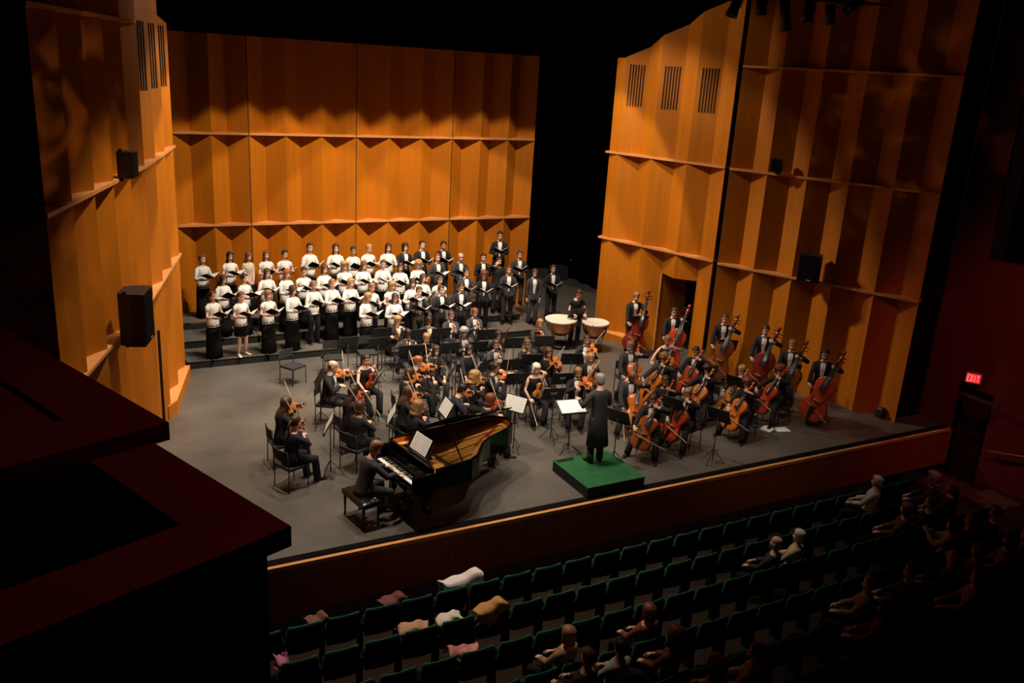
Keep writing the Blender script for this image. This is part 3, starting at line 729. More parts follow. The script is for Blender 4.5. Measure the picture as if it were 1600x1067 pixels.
def make_string(kind, L, var):
    """a violin-family instrument lying along +Y from its lower end, top towards +Z; L is the body length"""
    r = empty(kind)
    rib = {'violin': .09, 'viola': .09, 'cello': .16, 'double_bass': .19}[kind] * L; arch = .045 * L; tot = {'violin': 1.64, 'viola': 1.64, 'cello': 1.6, 'double_bass': 1.62}[kind]
    slope = kind == 'double_bass'
    xs_ = (-1, -.92, -.6, -.2, .2, .6, .92, 1)
    T_, B_ = [], []
    for t, w_ in PT:
        if slope and t > .7: w_ = w_ * (1 - .25 * (t - .7) / .3) if t < .9 else w_ * .8
        w_ = max(w_, .012) * L
        T_.append([V((x_ * w_, t * L, rib / 2 + arch * (1 - x_ * x_) * (w_ / (.29 * L)))) for x_ in xs_])
        B_.append([V((x_ * w_, t * L, -rib / 2 - arch * .9 * (1 - x_ * x_) * (w_ / (.29 * L)))) for x_ in xs_])
    mb = MB(); rings = [a + list(reversed(b)) for a, b in zip(T_, B_)]
    mb.loft(rings); mb.build('body', VARN[var], r)
    if kind in ('cello', 'double_bass', 'violin', 'viola'):
        for sx in (-1, 1):
            m = MB(); m.tube([(sx * .105 * L, .40 * L, rib / 2 + arch * .86), (sx * .10 * L, .44 * L, rib / 2 + arch * .8), (sx * .125 * L, .50 * L, rib / 2 + arch * .55), (sx * .115 * L, .56 * L, rib / 2 + arch * .6)], .008 * L, 5); m.build('sound_hole', EBONY, r)
    MB().loft([[V((x_ * w_, y_, z_)) for x_, z_ in ((-1, z0_), (1, z0_), (1, z0_ + .018 * L), (-1, z0_ + .018 * L))] for w_, y_, z0_ in ((.062 * L, .66 * L, rib / 2 + arch + .05 * L), (.035 * L, 1.34 * L, rib / 2 + .02 * L))], sm=False).build('fingerboard', EBONY, r)
    nk = MB(); nk.tube([(0, .97 * L, rib * .1), (0, 1.06 * L, rib / 2 + .0 * L), (0, 1.34 * L, rib / 2 + .0 * L)], [.045 * L, .036 * L, .030 * L], 8)
    nk.tube([(0, 1.33 * L, rib / 2), (0, 1.45 * L, rib / 2 - .03 * L), (0, 1.54 * L, rib / 2 - .055 * L)], [.036 * L, .034 * L, .026 * L], 6)
    b0 = len(nk.v); nk.tube([(-.03 * L, 0, 0), (.03 * L, 0, 0)], .045 * L, 10); nk.xform(Matrix.Translation((0, (tot - .06) * L, rib / 2 - .035 * L)), b0)
    nk.build('neck', VARN[var], r)
    pg = MB()
    for k in range(4): pg.tube([((-.11 if k % 2 else 0) * L, (1.39 + .035 * k) * L, rib / 2 - .02 * L), ((0 if k % 2 else .11) * L, (1.39 + .035 * k) * L, rib / 2 - .02 * L)], .010 * L, 5)
    pg.build('tuning_peg', EBONY, r)
    MB().loft([[V((x_ * w_, y_, z_)) for x_, z_ in ((-1, z0_), (1, z0_), (1, z0_ + .02 * L), (-1, z0_ + .02 * L))] for w_, y_, z0_ in ((.025 * L, .02 * L, rib / 2 + .02 * L), (.06 * L, .32 * L, rib / 2 + arch + .02 * L))], sm=False).build('tailpiece', EBONY, r)
    MB().box((0, .46 * L, rib / 2 + arch + .035 * L), (.13 * L, .012 * L, .09 * L)).build('bridge', BOWWOOD, r)
    st = MB()
    for k in range(4): st.tube([((k - 1.5) * .022 * L, .32 * L, rib / 2 + arch + .05 * L), ((k - 1.5) * .026 * L, .46 * L, rib / 2 + arch + .085 * L), ((k - 1.5) * .013 * L, 1.34 * L, rib / 2 + .05 * L)], max(.0012, .002 * L), 4)
    st.build('strings', SILVER, r)
    if kind in ('cello', 'double_bass'): MB().tube([(0, .02 * L, 0), (0, -.30 * L if kind == 'cello' else -.12 * L, 0)], .006 if kind == 'cello' else .010, 6).build('endpin', SILVER, r)
    else: MB().ellip((-.11 * L, .06 * L, rib / 2 + arch + .02 * L), (.09 * L, .06 * L, .03 * L), 8, 5).build('chin_rest', EBONY, r)
    return r
def make_bow(L=.74, name='violin_bow'):
    r = empty(name)
    MB().tube([(0, 0, .0), (0, L * .5, -.006), (0, L, .004), (0, L + .01, -.012)], [.0048, .0042, .0034, .003], 6).build('stick', BOWWOOD, r)
    MB().box((0, L * .52, -.017), (.009, L * .92, .0015)).build('bow_hair', HAIRW, r)
    MB().box((0, .05, -.011), (.012, .05, .018)).build('frog', EBONY, r)
    return r
def make_tube_wind(kind, L, col, bell=.0):
    r = empty(kind)
    MB().tube([(0, 0, 0), (0, L * .08, 0), (0, L * .85, 0), (0, L, 0)], [.008, .012, .013, .013 + bell], 10).build('tube', col, r)
    k = MB()
    for i in range(9): k.box((.006, L * (.18 + .075 * i), .014), (.012, .012, .006))
    k.build('key_work', SILVER, r)
    return r

PR = dict(chair=Proto(make_chair), stand=Proto(make_stand), sheet=Proto(make_sheet), folder=Proto(make_folder), bow=Proto(make_bow), cbow=Proto(lambda: make_bow(.70, 'cello_bow')))
for v_ in ('orange', 'red', 'amber'): PR['violin_' + v_] = Proto(lambda v_=v_: make_string('violin', .38, v_))
PR['viola_orange'] = Proto(lambda: make_string('viola', .42, 'orange'))
for v_ in ('orange', 'red', 'amber', 'brown'): PR['cello_' + v_] = Proto(lambda v_=v_: make_string('cello', .755, v_))
for v_ in ('red', 'brown', 'deepred'): PR['bass_' + v_] = Proto(lambda v_=v_: make_string('double_bass', 1.12, v_))
def place_chair(x, y, face, label):
    c = PR['chair'].get(); c.location = (x, y, 0); c.rotation_euler = (0, 0, math.radians(face)); tag(c, label, 'chair', 'black stacking chairs of the orchestra'); return c
SIT_LEAN = 4

# ================================================================= CHOIR
ROW = {'F': (20.9, 21.35, 0.0, 'on the floor'), '1': (21.62, 22.25, .2, 'on the lowest riser'), '2': (22.70, 23.35, .4, 'on the middle riser'), '3': (23.75, 24.15, .6, 'on the top riser'), 'S': (22.2, 22.7, 0.0, '')}
CH = """F 573 463 b long blonde 0
F 616 464 b long brown 0
F 654 454 t short brown 1
F 688 452 t short brown 0
F 720 448 t short dark 1
1 331 462 s pony brown 0
1 375 463 s bun auburn 0 knee
1 418 460 s bob sandy 0
1 456 453 b bob brown 0
1 489 445 b bun sandy 1 pants
1 518 442 b pony sandy 0
1 547 441 b long blonde 0
1 580 448 s bun sandy 0
1 612 445 s long blonde 0
1 644 442 b bob dark 1
1 660 434 b long brown 0
1 687 436 s short dark 0 nofold
1 728 425 t short dark 0
1 756 429 t curly auburn 0
1 795 421 t short brown 1
2 347 436 b long brown 0
2 381 435 s bun dark 0
2 416 426 b long brown 0
2 446 427 b long red 0
2 474 423 s bun dark 0
2 506 420 b bob brown 1
2 538 415 s curly blonde 0
2 567 414 b long auburn 0
2 598 412 b bun brown 0
2 625 416 b long dark 1
2 653 412 b curly blonde 0
2 683 402 t short auburn 1
2 719 401 t bald sandy 0
2 755 402 t short dark 0
2 779 408 k short dark 1 nofold
2 812 397 t short brown 0
3 315 405 b bun auburn 0
3 358 400 s long black 1
3 387 400 g long auburn 0 nofold
3 415 398 s long auburn 0
3 444 397 s bun black 1
3 483 386 b pony dark 0
3 524 387 b long dark 0
3 551 391 b bun dark 2
3 575 387 s short blonde 1
3 606 386 b long dark 0
3 632 386 t bob black 1
3 659 382 t short dark 0
3 692 382 t short dark 1
3 781 367 t short black 0"""
HSTY = dict(long='long', pony='tied-back', bun='pinned-up', bob='chin-length', short='short', curly='curly', bald='thinning')
rows = {}
for ln_ in CH.split('\n'):
    q = ln_.split(); rows.setdefault(q[0], []).append(q[1:])
for rk, mem in rows.items():
    mem.sort(key=lambda q: int(q[0])); y0, y1, z, nm = ROW[rk]
    for i, q in enumerate(mem):
        px, py = int(q[0]), int(q[1]); tall = (rk == '3' and px == 781)
        Y = min(y1, max(y0, at(px, py, z + 1.60).y))
        if px == 812: Y = 23.4
        p = atY(px, py, Y); hgt = (p.z - z) + .105
        zz = z
        if hgt > 1.9: zz = z + (hgt - 1.84); hgt = 1.84
        hgt = max(1.5, hgt); kind = q[2]; hold = 'nofold' not in q
        out = {'b': 'blouse', 's': 'blouse_short', 't': 'tux', 'k': 'black_top', 'g': 'blouse_short'}[kind]
        wear = {'b': 'long-sleeved white blouse', 's': 'short-sleeved white blouse', 't': 'tuxedo', 'k': 'black shirt', 'g': 'pale patterned sleeveless blouse'}[kind]
        pos = 'leftmost' if i == 0 else ('rightmost' if i == len(mem) - 1 else nth[i] + ' from left')
        short = '%s singer %s' % (pos, nm)
        lab = 'person in %s with %s hair, %s %s' % (wear, HSTY[q[3]], pos, nm)
        if px == 573: lab = 'person in white blouse with long pale hair, leftmost in the floor row'
        if kind == 's' and px == 687: lab = 'person in white shirt, %s %s' % (pos, nm)
        if 'knee' in q: knee_skirts[lab] = .52
        if 'pants' in q: feet_trousers[lab] = 1
        s = hgt / 1.77; pzz = .93 * s; fz = pzz + .24 * s
        rr = random.Random(px)
        fdy = rr.uniform(-.02, .05)
        if hold: hn = {1: (.13, .27 + fdy, fz - .03), -1: (-.13, .27 + fdy, fz - .03)}; hfd = {1: ((-.3, .9, .1), (-.5, 0, 1)), -1: ((.3, .9, .1), (.5, 0, 1))}
        elif px == 387: hn = {1: (.06, .2, pzz - .02), -1: (-.06, .2, pzz - .02)}; hfd = {1: ((-.9, .4, -.2), (0, -1, 0)), -1: ((.9, .4, -.2), (0, -1, 0))}
        elif px == 779: hn = {1: (.10, .12, pzz + .62 * s), -1: (-.2, .08, pzz - .1)}; hfd = {1: ((-.3, .1, .9), (-.5, -.5, 0))}
        else: hn = None; hfd = None
        fc = face_to(p.x, Y, 9.1, 12) + rr.uniform(-9, 9)
        _, MW, T, A, _s = person(lab, p.x, Y, zz, fc, hgt, 'stand', out, q[3], q[4], int(q[5]), hp=rr.uniform(4, 16), hy=rr.uniform(-12, 12), hands=hn, hf=hfd, tone=WOOL if rr.random() < .6 else WOOL2,
                          cloth=(CREAM if kind == 'g' else None) if kind != 'k' else None, sleeve=0 if kind == 'g' else None)
        if hold:
            fo = PR['folder'].get(); tag(fo, 'open black music folder held by the ' + short, 'folder', 'choir folders')
            tl = math.radians(rr.uniform(14, 34)); org = MW @ V((0, .40 + fdy, fz + .045)); d3 = MW.to_3x3()
            frame(fo, org, d3 @ V((rr.uniform(-.12, .12), math.cos(tl), math.sin(tl))), d3 @ V((0, -math.sin(tl), math.cos(tl))))
        if zz > z + .05:
            tag(MB().box((p.x, Y, (z + zz) / 2), (.5, .35, zz - z - .004)).build('step_box', RISERSIDE), 'black step box under the tallest singer on the top riser', 'step box')
# two singers at the far right end of the choir
for px, py, folder, lab, short, hr in ((835, 426, 0, 'person in tuxedo with arms hanging down, standing between choir and timpani', 'singer with hanging arms', 'short'), (864, 420, 1, 'person in tuxedo holding open folder, rightmost of all the singers', 'rightmost of all the singers', 'short')):
    p = at(px, py, 1.66); 
    if folder: hn = {1: (.13, .27, 1.13), -1: (-.13, .27, 1.13)}; hfd = {1: ((-.3, .9, .1), (-.5, 0, 1)), -1: ((.3, .9, .1), (.5, 0, 1))}
    else: hn = hfd = None
    _, MW, T, A, _s = person(lab, p.x, p.y, 0, 165, 1.78, 'stand', 'tux', hr, 'brown', 0, hp=10 if folder else 20, hands=hn, hf=hfd, tone=WOOL2 if not folder else WOOL)
    if folder:
        fo = PR['folder'].get(); tag(fo, 'open black music folder held by the ' + short, 'folder', 'choir folders'); d3 = MW.to_3x3()
        frame(fo, MW @ V((0, .40, 1.2)), d3 @ V((0, .92, .38)), d3 @ V((0, -.38, .92)))

# ================================================================= ORCHESTRA
def W2(MW, v): return MW @ V(v)
VI = 0
def violinist(lab, short, px, py, face, inst='violin_orange', outfit='black_top', hair='long', hc='brown', skin=0, rest=False, hz=1.24, lean=6, bowlab=True, tone=WOOL, cloth=None, h=1.70, xy=None):
    p = at(px, py, hz); x, y = (p.x, p.y) if xy is None else xy
    s = h / 1.77; zc_ = .545 + .50 * s
    th = math.radians(face)
    # the head sits forward of the pelvis; shift the chair back a little
    bx, by = x + math.sin(th) * .06, y - math.cos(th) * .06
    if rest:
        org = V((.02, .24, .60)); yd = V((-.25, .12, 1)).normalized(); zd = V((.1, .9, .1))
        Lh = org + yd * .50 + V((0, .0, 0)); Rh = V((.20, .33, .62))
    else:
        org = V((-.075, .09, zc_ + .055 * s)); yd = V((-.50, .86, -.10)).normalized(); zd = V((.80, .15, .58))
        Lh = org + yd * .42 + V((-.02, -.02, -.06)); 
    zd = (zd - yd * zd.dot(yd)).normalized(); xd = yd.cross(zd)
    if rest: bd = V((.1, .85, -.35)).normalized(); Rb = Rh + bd * .08
    else:
        ct = org + yd * .21 + zd * .085; bd = (-xd).normalized()
        if bd.z < 0: bd = -bd
        Rb = ct - bd * random.uniform(.12, .34); Rh = Rb - bd * .02 - V((0, .0, .0)) + V((.03, -.09, -.02))
    _, MW, T, A, _s = person(lab, bx, by, 0, face, h, 'sit', outfit, hair, hc, skin, lean=lean, hp=10, hy=14 if not rest else 0, hands={-1: Lh, 1: Rh}, hints={-1: (-.5, .2, -1), 1: (.9, -.1, -.5)},
                             hf={-1: ((.3, .5, .6) if not rest else (.5, .5, .3), (.7, -.3, .4)), 1: ((-.2, .9, -.1), (-.3, .1, -1))}, curl=.8, tone=tone, cloth=cloth)
    d3 = MW.to_3x3(); i = PR[inst].get(); kind = inst.split('_')[0]
    tag(i, '%s %s %s %s' % ({'orange': 'orange-brown', 'red': 'reddish', 'amber': 'golden-brown'}[inst.split('_')[1]], kind, 'resting on the lap of the' if rest else 'played by the', short), kind, 'violins and violas')
    frame(i, MW @ org, d3 @ yd, d3 @ zd)
    b = PR['bow'].get(); tag(b, 'wooden bow of the ' + short, 'bow', 'violin and viola bows'); frame(b, MW @ Rb, d3 @ bd, d3 @ (zd if not rest else V((0, .3, 1))))
    place_chair(bx, by, face, 'black chair under the ' + short)
    return MW
CT = (9.0, 13.4)
def fc(px, py, hz=1.24, mix=0): p = at(px, py, hz); return face_to(p.x, p.y, *CT) + mix
violinist('person in black with long brown hair playing violin, leftmost of the orchestra', 'leftmost player of the orchestra', 444, 630, -88, 'violin_orange', hair='long', hc='brown')
violinist('person in navy top and ponytail bowing a red violin, seated nearest the left bench', 'ponytailed player in navy at far left', 459, 660, -68, 'violin_red', hair='pony', hc='brown', cloth=NAVY)
violinist('bald person in tuxedo playing violin in front of the empty chairs', 'bald player in tuxedo', 517, 575, -122, 'violin_orange', 'tux', 'bald', 'brown', 1, h=1.8)
violinist('person in black sleeveless top with violin upright on lap', 'player in sleeveless top behind the bald player', 571, 561, -165, 'violin_red', 'sleeveless', 'pony', 'dark', rest=True)
violinist('person in black with curly dark hair playing red violin behind the low bun player', 'player with curly dark hair', 549, 612, -85, 'violin_red', hair='long', hc='dark')
violinist('person in black trousers turned away holding violin, two places from the pianist', 'player just behind the pianist', 561, 636, -62, 'violin_orange', hair='bob', hc='brown')
violinist('person in black with red hair playing violin beside the flutes', 'red-haired violin player', 651, 564, -120, 'violin_orange', hair='bun', hc='red')
violinist('person in black playing violin directly in front of the red-haired player', 'player in front of the red-haired one', 637, 583, -100, 'violin_orange', hair='bob', hc='brown')
violinist('person in black with long straight brown hair looking down at violin', 'player with long straight brown hair', 635, 612, -95, 'violin_orange', hair='long', hc='brown')
violinist('person in black with frizzy sandy curls playing violin beyond the piano lid', 'frizzy-haired player beyond the piano', 650, 636, -75, 'violin_orange', hair='curly', hc='sandy')
violinist('person in charcoal tuxedo leaning into a violin behind the piano', 'leaning tuxedoed violin player behind the piano', 711, 606, -110, 'violin_orange', 'tux', 'short', 'black', 1, lean=16, tone=NAVY)
violinist('person in black vest with curly blonde hair holding violin', 'curly blonde player behind the piano', 739, 588, -95, 'violin_amber', 'black_top', 'curly', 'blonde', 0)
violinist('person in tuxedo with short dark hair playing viola facing the hall', 'tuxedoed player beside the curly blonde one', 772, 574, -150, 'viola_orange', 'tux', 'short', 'dark', 2)
violinist('person with auburn hair bowing a violin just beyond the piano tail', 'auburn-haired player beyond the piano tail', 764, 624, -100, 'violin_red', 'black_top', 'bob', 'auburn', 0)
violinist('person with white-blonde hair and bare arms resting a violin on lap', 'white-blonde player resting an instrument', 837, 575, 172, 'violin_amber', 'sleeveless', 'bob', 'white', 0, rest=True)
violinist('person in black with brown hair playing viola behind the white-blonde player', 'viola player behind the white-blonde one', 857, 550, 150, 'viola_orange', 'black_top', 'bob', 'brown', 1)
violinist('person in tuxedo with short grey-brown hair playing viola left of the conductor', 'viola player close beside the conductor', 903, 581, 150, 'viola_orange', 'tux', 'short', 'sandy', 2)
violinist('person in tuxedo playing viola below the timpani', 'viola player below the timpani', 917, 530, 140, 'viola_orange', 'tux', 'short', 'dark', 1)
violinist('person with very long blonde hair and bow tie resting viola', 'long-haired blonde viola player', 922, 558, 158, 'viola_orange', 'tux', 'long', 'blonde', 0, rest=True)

# ---- winds and brass
def wind(lab, short, px, py, face, what, outfit='tux', hair='short', hc='dark', skin=1, tone=WOOL2, h=1.72, lean=3, idle=False, cloth=None, z=0):
    p = at(px, py, 1.25 + z); x, y = p.x, p.y; s = h / 1.77; mz = .545 + .66 * s
    mouth = V((0, .14, mz + .02)); kind, L, mt_ = {'clarinet': ('clarinet', .62, EBONY), 'oboe': ('oboe', .6, EBONY), 'flute': ('flute', .66, SILVER), 'bassoon': ('bassoon', 1.2, VARN['deepred']), 'trumpet': ('trumpet', .5, SILVER), 'horn': ('french_horn', .4, BRASS), 'trombone': ('trombone', .9, BRASS), None: (None, 0, None)}[what]
    if kind is None or idle: hn = None; hfd = None
    elif what == 'flute': hn = {1: (.30, .20, mz - .05), -1: (.05, .26, mz - .05)}; hfd = None
    elif what in ('bassoon',): hn = {1: (.16, .22, .72), -1: (-.02, .26, 1.0)}; hfd = None
    elif what == 'horn': hn = {1: (.24, .16, .86), -1: (-.08, .26, 1.06)}; hfd = None
    else: hn = {1: (.03, .33, mz - .30), -1: (-.03, .26, mz - .17)}; hfd = {1: ((-.4, .6, .4), (-.6, 0, .4)), -1: ((.4, .6, .4), (.6, 0, .4))}
    _, MW, T, A, _s = person(lab, x, y, z, face, h, 'sit', outfit, hair, hc, skin, lean=lean, hp=12, hands=hn, hf=hfd, curl=.8, tone=tone, cloth=cloth)
    c = place_chair(x, y, face, 'black chair under the ' + short); c.location.z = z
    d3 = MW.to_3x3()
    if kind is None: return
    if what in ('clarinet', 'oboe', 'flute', 'bassoon'):
        r = make_tube_wind(kind, L, mt_, .018 if what == 'clarinet' else .004)
        if idle: frame(r, MW @ V((.12, .30, .62)), d3 @ V((-.05, .15, 1)), d3 @ V((0, 1, 0)))
        elif what == 'flute': frame(r, MW @ V((-.08, .15, mz)), d3 @ V((1, .1, -.08)), d3 @ V((0, 0, 1)))
        elif what == 'bassoon': frame(r, MW @ V((.22, .12, .42)), d3 @ V((-.42, .18, 1)), d3 @ V((0, 1, 0)))
        else: frame(r, MW @ mouth, d3 @ V((0, .62, -.78)), d3 @ V((0, .78, .62)))
    else:
        r = empty(kind); 
        if what == 'trumpet':
            MB().tube([(0, 0, 0), (0, .4, 0), (0, .47, 0), (0, .5, 0)], [.007, .008, .03, .058], 12).build('bell', mt_, r)
            MB().tube([(0, .08, 0), (0, .06, -.03), (0, .08, -.06), (0, .34, -.06), (0, .37, -.03), (0, .34, 0)], .006, 6).build('tubing', mt_, r)
            v = MB(); [v.tube([(0, .17 + .03 * k, .02), (0, .17 + .03 * k, -.09)], .010, 6) for k in range(3)]; v.build('valve', mt_, r)
            frame(r, MW @ mouth, d3 @ V((0, .8, -.55)), d3 @ V((0, .5, .8)))
        elif what == 'horn':
            MB().tube([(.13 * math.cos(a / 10 * 2 * PI), .13 * math.sin(a / 10 * 2 * PI), 0) for a in range(19)], [.007 + .0012 * a for a in range(19)], 8).build('tubing', mt_, r)
            MB().tube([(.13, -.02, 0), (.13, -.12, 0), (.13, -.18, 0)], [.03, .07, .15], 16, cap=(True, False)).build('bell', mt_, r)
            MB().tube([(-.13, 0, 0), (-.10, .18, .0), (-.02, .3, .0)], .006, 6).build('mouthpipe', mt_, r)
            frame(r, MW @ V((.08, .24, .98)), d3 @ V((-.2, -.2, 1)), d3 @ V((-1, .4, 0)))
        else:
            MB().tube([(.05, -.15, 0), (.05, .5, 0), (.02, .56, 0), (-.01, .5, 0), (-.01, 0, 0)], .007, 6).build('slide', mt_, r)
            MB().tube([(.05, -.15, 0), (.09, -.2, 0), (.12, -.1, 0), (.12, .2, 0), (.12, .34, 0)], [.008, .010, .014, .03, .09], 14, cap=(True, False)).build('bell', mt_, r)
            frame(r, MW @ (mouth + V((0, .02, 0))), d3 @ V((.1, .9, -.4)), d3 @ V((0, .4, .9)))
    tag(r, '%s held by the %s' % ({'clarinet': 'black clarinet', 'oboe': 'black oboe', 'flute': 'silver flute', 'bassoon': 'dark red bassoon', 'trumpet': 'silver trumpet', 'horn': 'brass french horn', 'trombone': 'brass trombone'}[what], short), kind.replace('_', ' '))
wind('person in black dress with long dark hair holding a pale wooden instrument upright', 'player in black with upright instrument', 680, 546, 176, 'flute', 'black_top', 'long', 'dark', 0, idle=True)
wind('person in black with black bobbed hair and fringe sitting beside the clarinets', 'player with black bob', 732, 545, 172, None, 'black_top', 'bob', 'black', 0)
wind('person in tuxedo playing oboe in the middle of the winds', 'oboe player in the middle', 774, 537, 170, 'oboe')
wind('person in black playing clarinet right of the oboe', 'clarinet player right of the oboe', 823, 536, 165, 'clarinet', 'black_top', 'bun', 'brown', 2)
wind('person in grey tuxedo with light grey hair in the second wind row', 'grey-haired wind player', 724, 518, 172, 'clarinet', 'tux', 'curly', 'grey', 0)
wind('person in tuxedo with flat sandy hair behind the flutes', 'sandy-haired wind player', 665, 527, 178, 'clarinet', 'tux', 'short', 'sandy', 1)
wind('person in charcoal suit with short black hair leaning at the left end of the winds', 'wind player at the left end', 635, 520, -170, 'horn', 'tux', 'short', 'black', 4)
wind('person in grey suit with long blonde hair before the choir', 'blonde horn player', 620, 499, 180, 'horn', 'suit', 'long', 'blonde', 0)
wind('person in grey suit and dark tie looking down, right of the blonde horn player', 'horn player in dark tie', 669, 500, 178, 'horn', 'suit', 'short', 'black', 3)
wind('person in tuxedo with wavy brown hair holding trumpet down', 'wavy-haired trumpet player', 704, 492, 172, 'trumpet', 'tux', 'short', 'brown', 0)
wind('person in tuxedo blowing a silver trumpet, right end of the back row', 'brass player at back row end', 741, 487, 172, 'trumpet', 'tux', 'short', 'auburn', 1)
wind('person in black with long dark hair bent over a dark red bassoon', 'bassoon player', 778, 520, 160, 'bassoon', 'black_top', 'long', 'black', 1, lean=10)
wind('person in tuxedo playing trombone beside the left kettledrum', 'trombone player', 843, 504, 165, 'trombone', 'tux', 'short', 'sandy', 1)

# ---- cellos
def cellist(lab, short, px, py, face, inst, outfit='tux', hair='short', hc='dark', skin=1, tone=WOOL, h=1.74, hz=1.25, rest=False, lean=6, swing=0, hp=14, hy=0, cloth=None, upright=0):
    p = at(px, py, hz); th = math.radians(face); bx, by = p.x + math.sin(th) * .08, p.y - math.cos(th) * .08
    org = V((.12, .60, .26)); top_ = V((-.21, .07 + upright * .1, 1.40)); yd = (top_ - org).normalized(); zd = V((.15 + swing, 1, .3))
    zd = (zd - yd * zd.dot(yd)).normalized(); xd = yd.cross(zd)
    Lh = org + yd * .96 + zd * .10 + V((-.05, .05, 0)); ct = org + yd * .27 + zd * .14; bd = (-xd * 1 + V((0, 0, .05))).normalized()
    if bd.x > 0: bd = -bd
    Rb = ct - bd * random.uniform(.12, .36); Rh = Rb + V((.02, -.03, .05))
    if rest: Rh = V((.24, .36, .60))
    _, MW, T, A, _s = person(lab, bx, by, 0, face, h, 'sit', outfit, hair, hc, skin, lean=lean, hp=hp, hy=hy, hands={-1: Lh, 1: Rh}, hints={-1: (-.9, -.1, -.2), 1: (.9, -.2, -.3)},
                             feet={1: (.36, .42, .085), -1: (-.24, .48, .085)}, hf={-1: ((.9, -.1, .1), (.1, -.9, 0)), 1: ((-.5, .5, -.6), (-.4, -.3, -.8))}, curl=.8, tone=tone, cloth=cloth)
    d3 = MW.to_3x3(); i = PR['cello_' + inst].get(); frame(i, MW @ org, d3 @ yd, d3 @ zd)
    tag(i, '%s cello %s the %s' % ({'orange': 'bright orange', 'red': 'red', 'amber': 'golden-brown', 'brown': 'dark brown'}[inst], 'leaning against' if rest else 'played by', short), 'cello', 'cellos')
    b = PR['cbow'].get(); tag(b, 'wooden bow of the ' + short, 'bow', 'cello bows')
    if rest: frame(b, MW @ V((.26, .40, .60)), d3 @ V((.1, .5, -.6)), d3 @ V((0, .6, .5)))
    else: frame(b, MW @ Rb, d3 @ bd, d3 @ zd)
    place_chair(bx, by, face, 'black chair under the ' + short)
cellist('person in open grey jacket and white shirt looking aside over a cello', 'cellist looking aside in open jacket', 986, 537, 165, 'orange', 'tux', 'short', 'sandy', 0, WOOL2, 1.84, 1.34, rest=True, hy=-50)
cellist('person in black with fair pinned hair at the back of the cellos', 'backmost cellist with fair hair', 1043, 531, 145, 'amber', 'sleeveless', 'bun', 'sandy', 0)
cellist('person in grey with tousled fair hair bowing with raised arm', 'tousled fair-haired cellist', 1038, 559, 110, 'orange', 'tux', 'curly', 'sandy', 0, WOOL2)
cellist('person in tuxedo with black hair looking down left over a red cello', 'black-haired cellist by the wall', 1088, 549, 125, 'red', 'tux', 'short', 'black', 1)
cellist('person in tuxedo with curly dark hair holding an amber cello across', 'curly dark-haired cellist', 1106, 577, 112, 'amber', 'tux', 'curly', 'dark', 0)
cellist('person in tuxedo with shaved head resting hand on knee beside bright cello', 'shaven-headed cellist nearest the conductor', 986, 588, 168, 'orange', 'tux', 'bald', 'black', 3, WOOL2, 1.8, rest=True, hp=22)
cellist('person in black with dark hair behind the front cellist', 'cellist behind the front one', 1040, 595, 135, 'red', 'black_top', 'short', 'dark', 2)
cellist('person in tuxedo with dark red hair playing cello nearest the podium', 'front cellist nearest the podium', 1022, 621, 130, 'brown', 'tux', 'short', 'dark', 1, lean=12)
cellist('person in tuxedo with glasses and fair hair bowing a red cello at the stage front', 'fair-haired cellist at the stage front', 1078, 613, 108, 'red', 'tux', 'short', 'sandy', 0, lean=10)
cellist('person in black dress with curly auburn hair, arm raised along an orange cello', 'auburn-haired cellist in a dress', 1168, 598, 112, 'orange', 'black_top', 'curly', 'auburn', 0)
cellist('person in black with pale hair tucked behind the auburn cellist', 'pale-haired cellist', 1160, 578, 110, 'amber', 'black_top', 'bun', 'blonde', 0)
cellist('person in tuxedo with auburn hair playing the cello closest to the basses', 'cellist closest to the basses', 1220, 578, 100, 'red', 'tux', 'curly', 'auburn', 0)

# ---- double basses
def bassist(lab, short, px, py, face, inst, hair='short', hc='dark', skin=1, hz=1.64, h=1.78, bow=True, hp=10, lh=1.42, tilt=0):
    p = at(px, py, hz); x, y = p.x, p.y
    org = V((.14, .48, .16)); top_ = V((-.36 - tilt, .14, 1.93)); yd = (top_ - org).normalized(); zd = V((.25, 1, .1)); zd = (zd - yd * zd.dot(yd)).normalized(); xd = yd.cross(zd)
    k = (lh - org.z) / yd.z; Lh = org + yd * k + zd * .14 + V((-.04, 0, 0)); bd = -xd if xd.x > 0 else xd
    ct = org + yd * .42 + zd * .22
    Rb = ct - bd * .22; Rh = Rb + V((.02, -.04, .03))
    _, MW, T, A, _s = person(lab, x, y, max(0, hz - 1.68), face, h, 'stand', 'tux', hair, hc, skin, lean=5, hp=hp, hands={-1: Lh, 1: Rh}, hints={-1: (-.9, 0, -.4), 1: (.9, -.2, -.3)}, hf={-1: ((.9, 0, .2), (.1, -.9, 0)), 1: ((-.4, .4, -.7), (-.5, -.3, 0))}, curl=.8)
    d3 = MW.to_3x3(); MW0 = MW.copy(); MW0.translation.z = 0
    i = PR['bass_' + inst].get(); frame(i, MW0 @ org, d3 @ yd, d3 @ zd)
    tag(i, '%s double bass held by the %s' % ({'red': 'glossy red', 'brown': 'brown', 'deepred': 'dark red-brown'}[inst], short), 'double bass', 'double basses')
    if bow: b = PR['cbow'].get(); tag(b, 'wooden bow of the ' + short, 'bow', 'double bass bows'); frame(b, MW @ Rb, d3 @ (bd + V((0, 0, -.5))), d3 @ zd)
    if hz > 1.7:
        pass
bassist('person in tuxedo with fair hair beside a dark bass, nearest the timpani', 'bassist nearest the timpani', 992, 463, 165, 'deepred', 'short', 'sandy', 0, lh=1.15)
bassist('person in tuxedo with glasses standing with bass in the tower doorway', 'bassist in the doorway', 1053, 484, 150, 'red', 'short', 'dark', 0, h=1.72, tilt=.05)
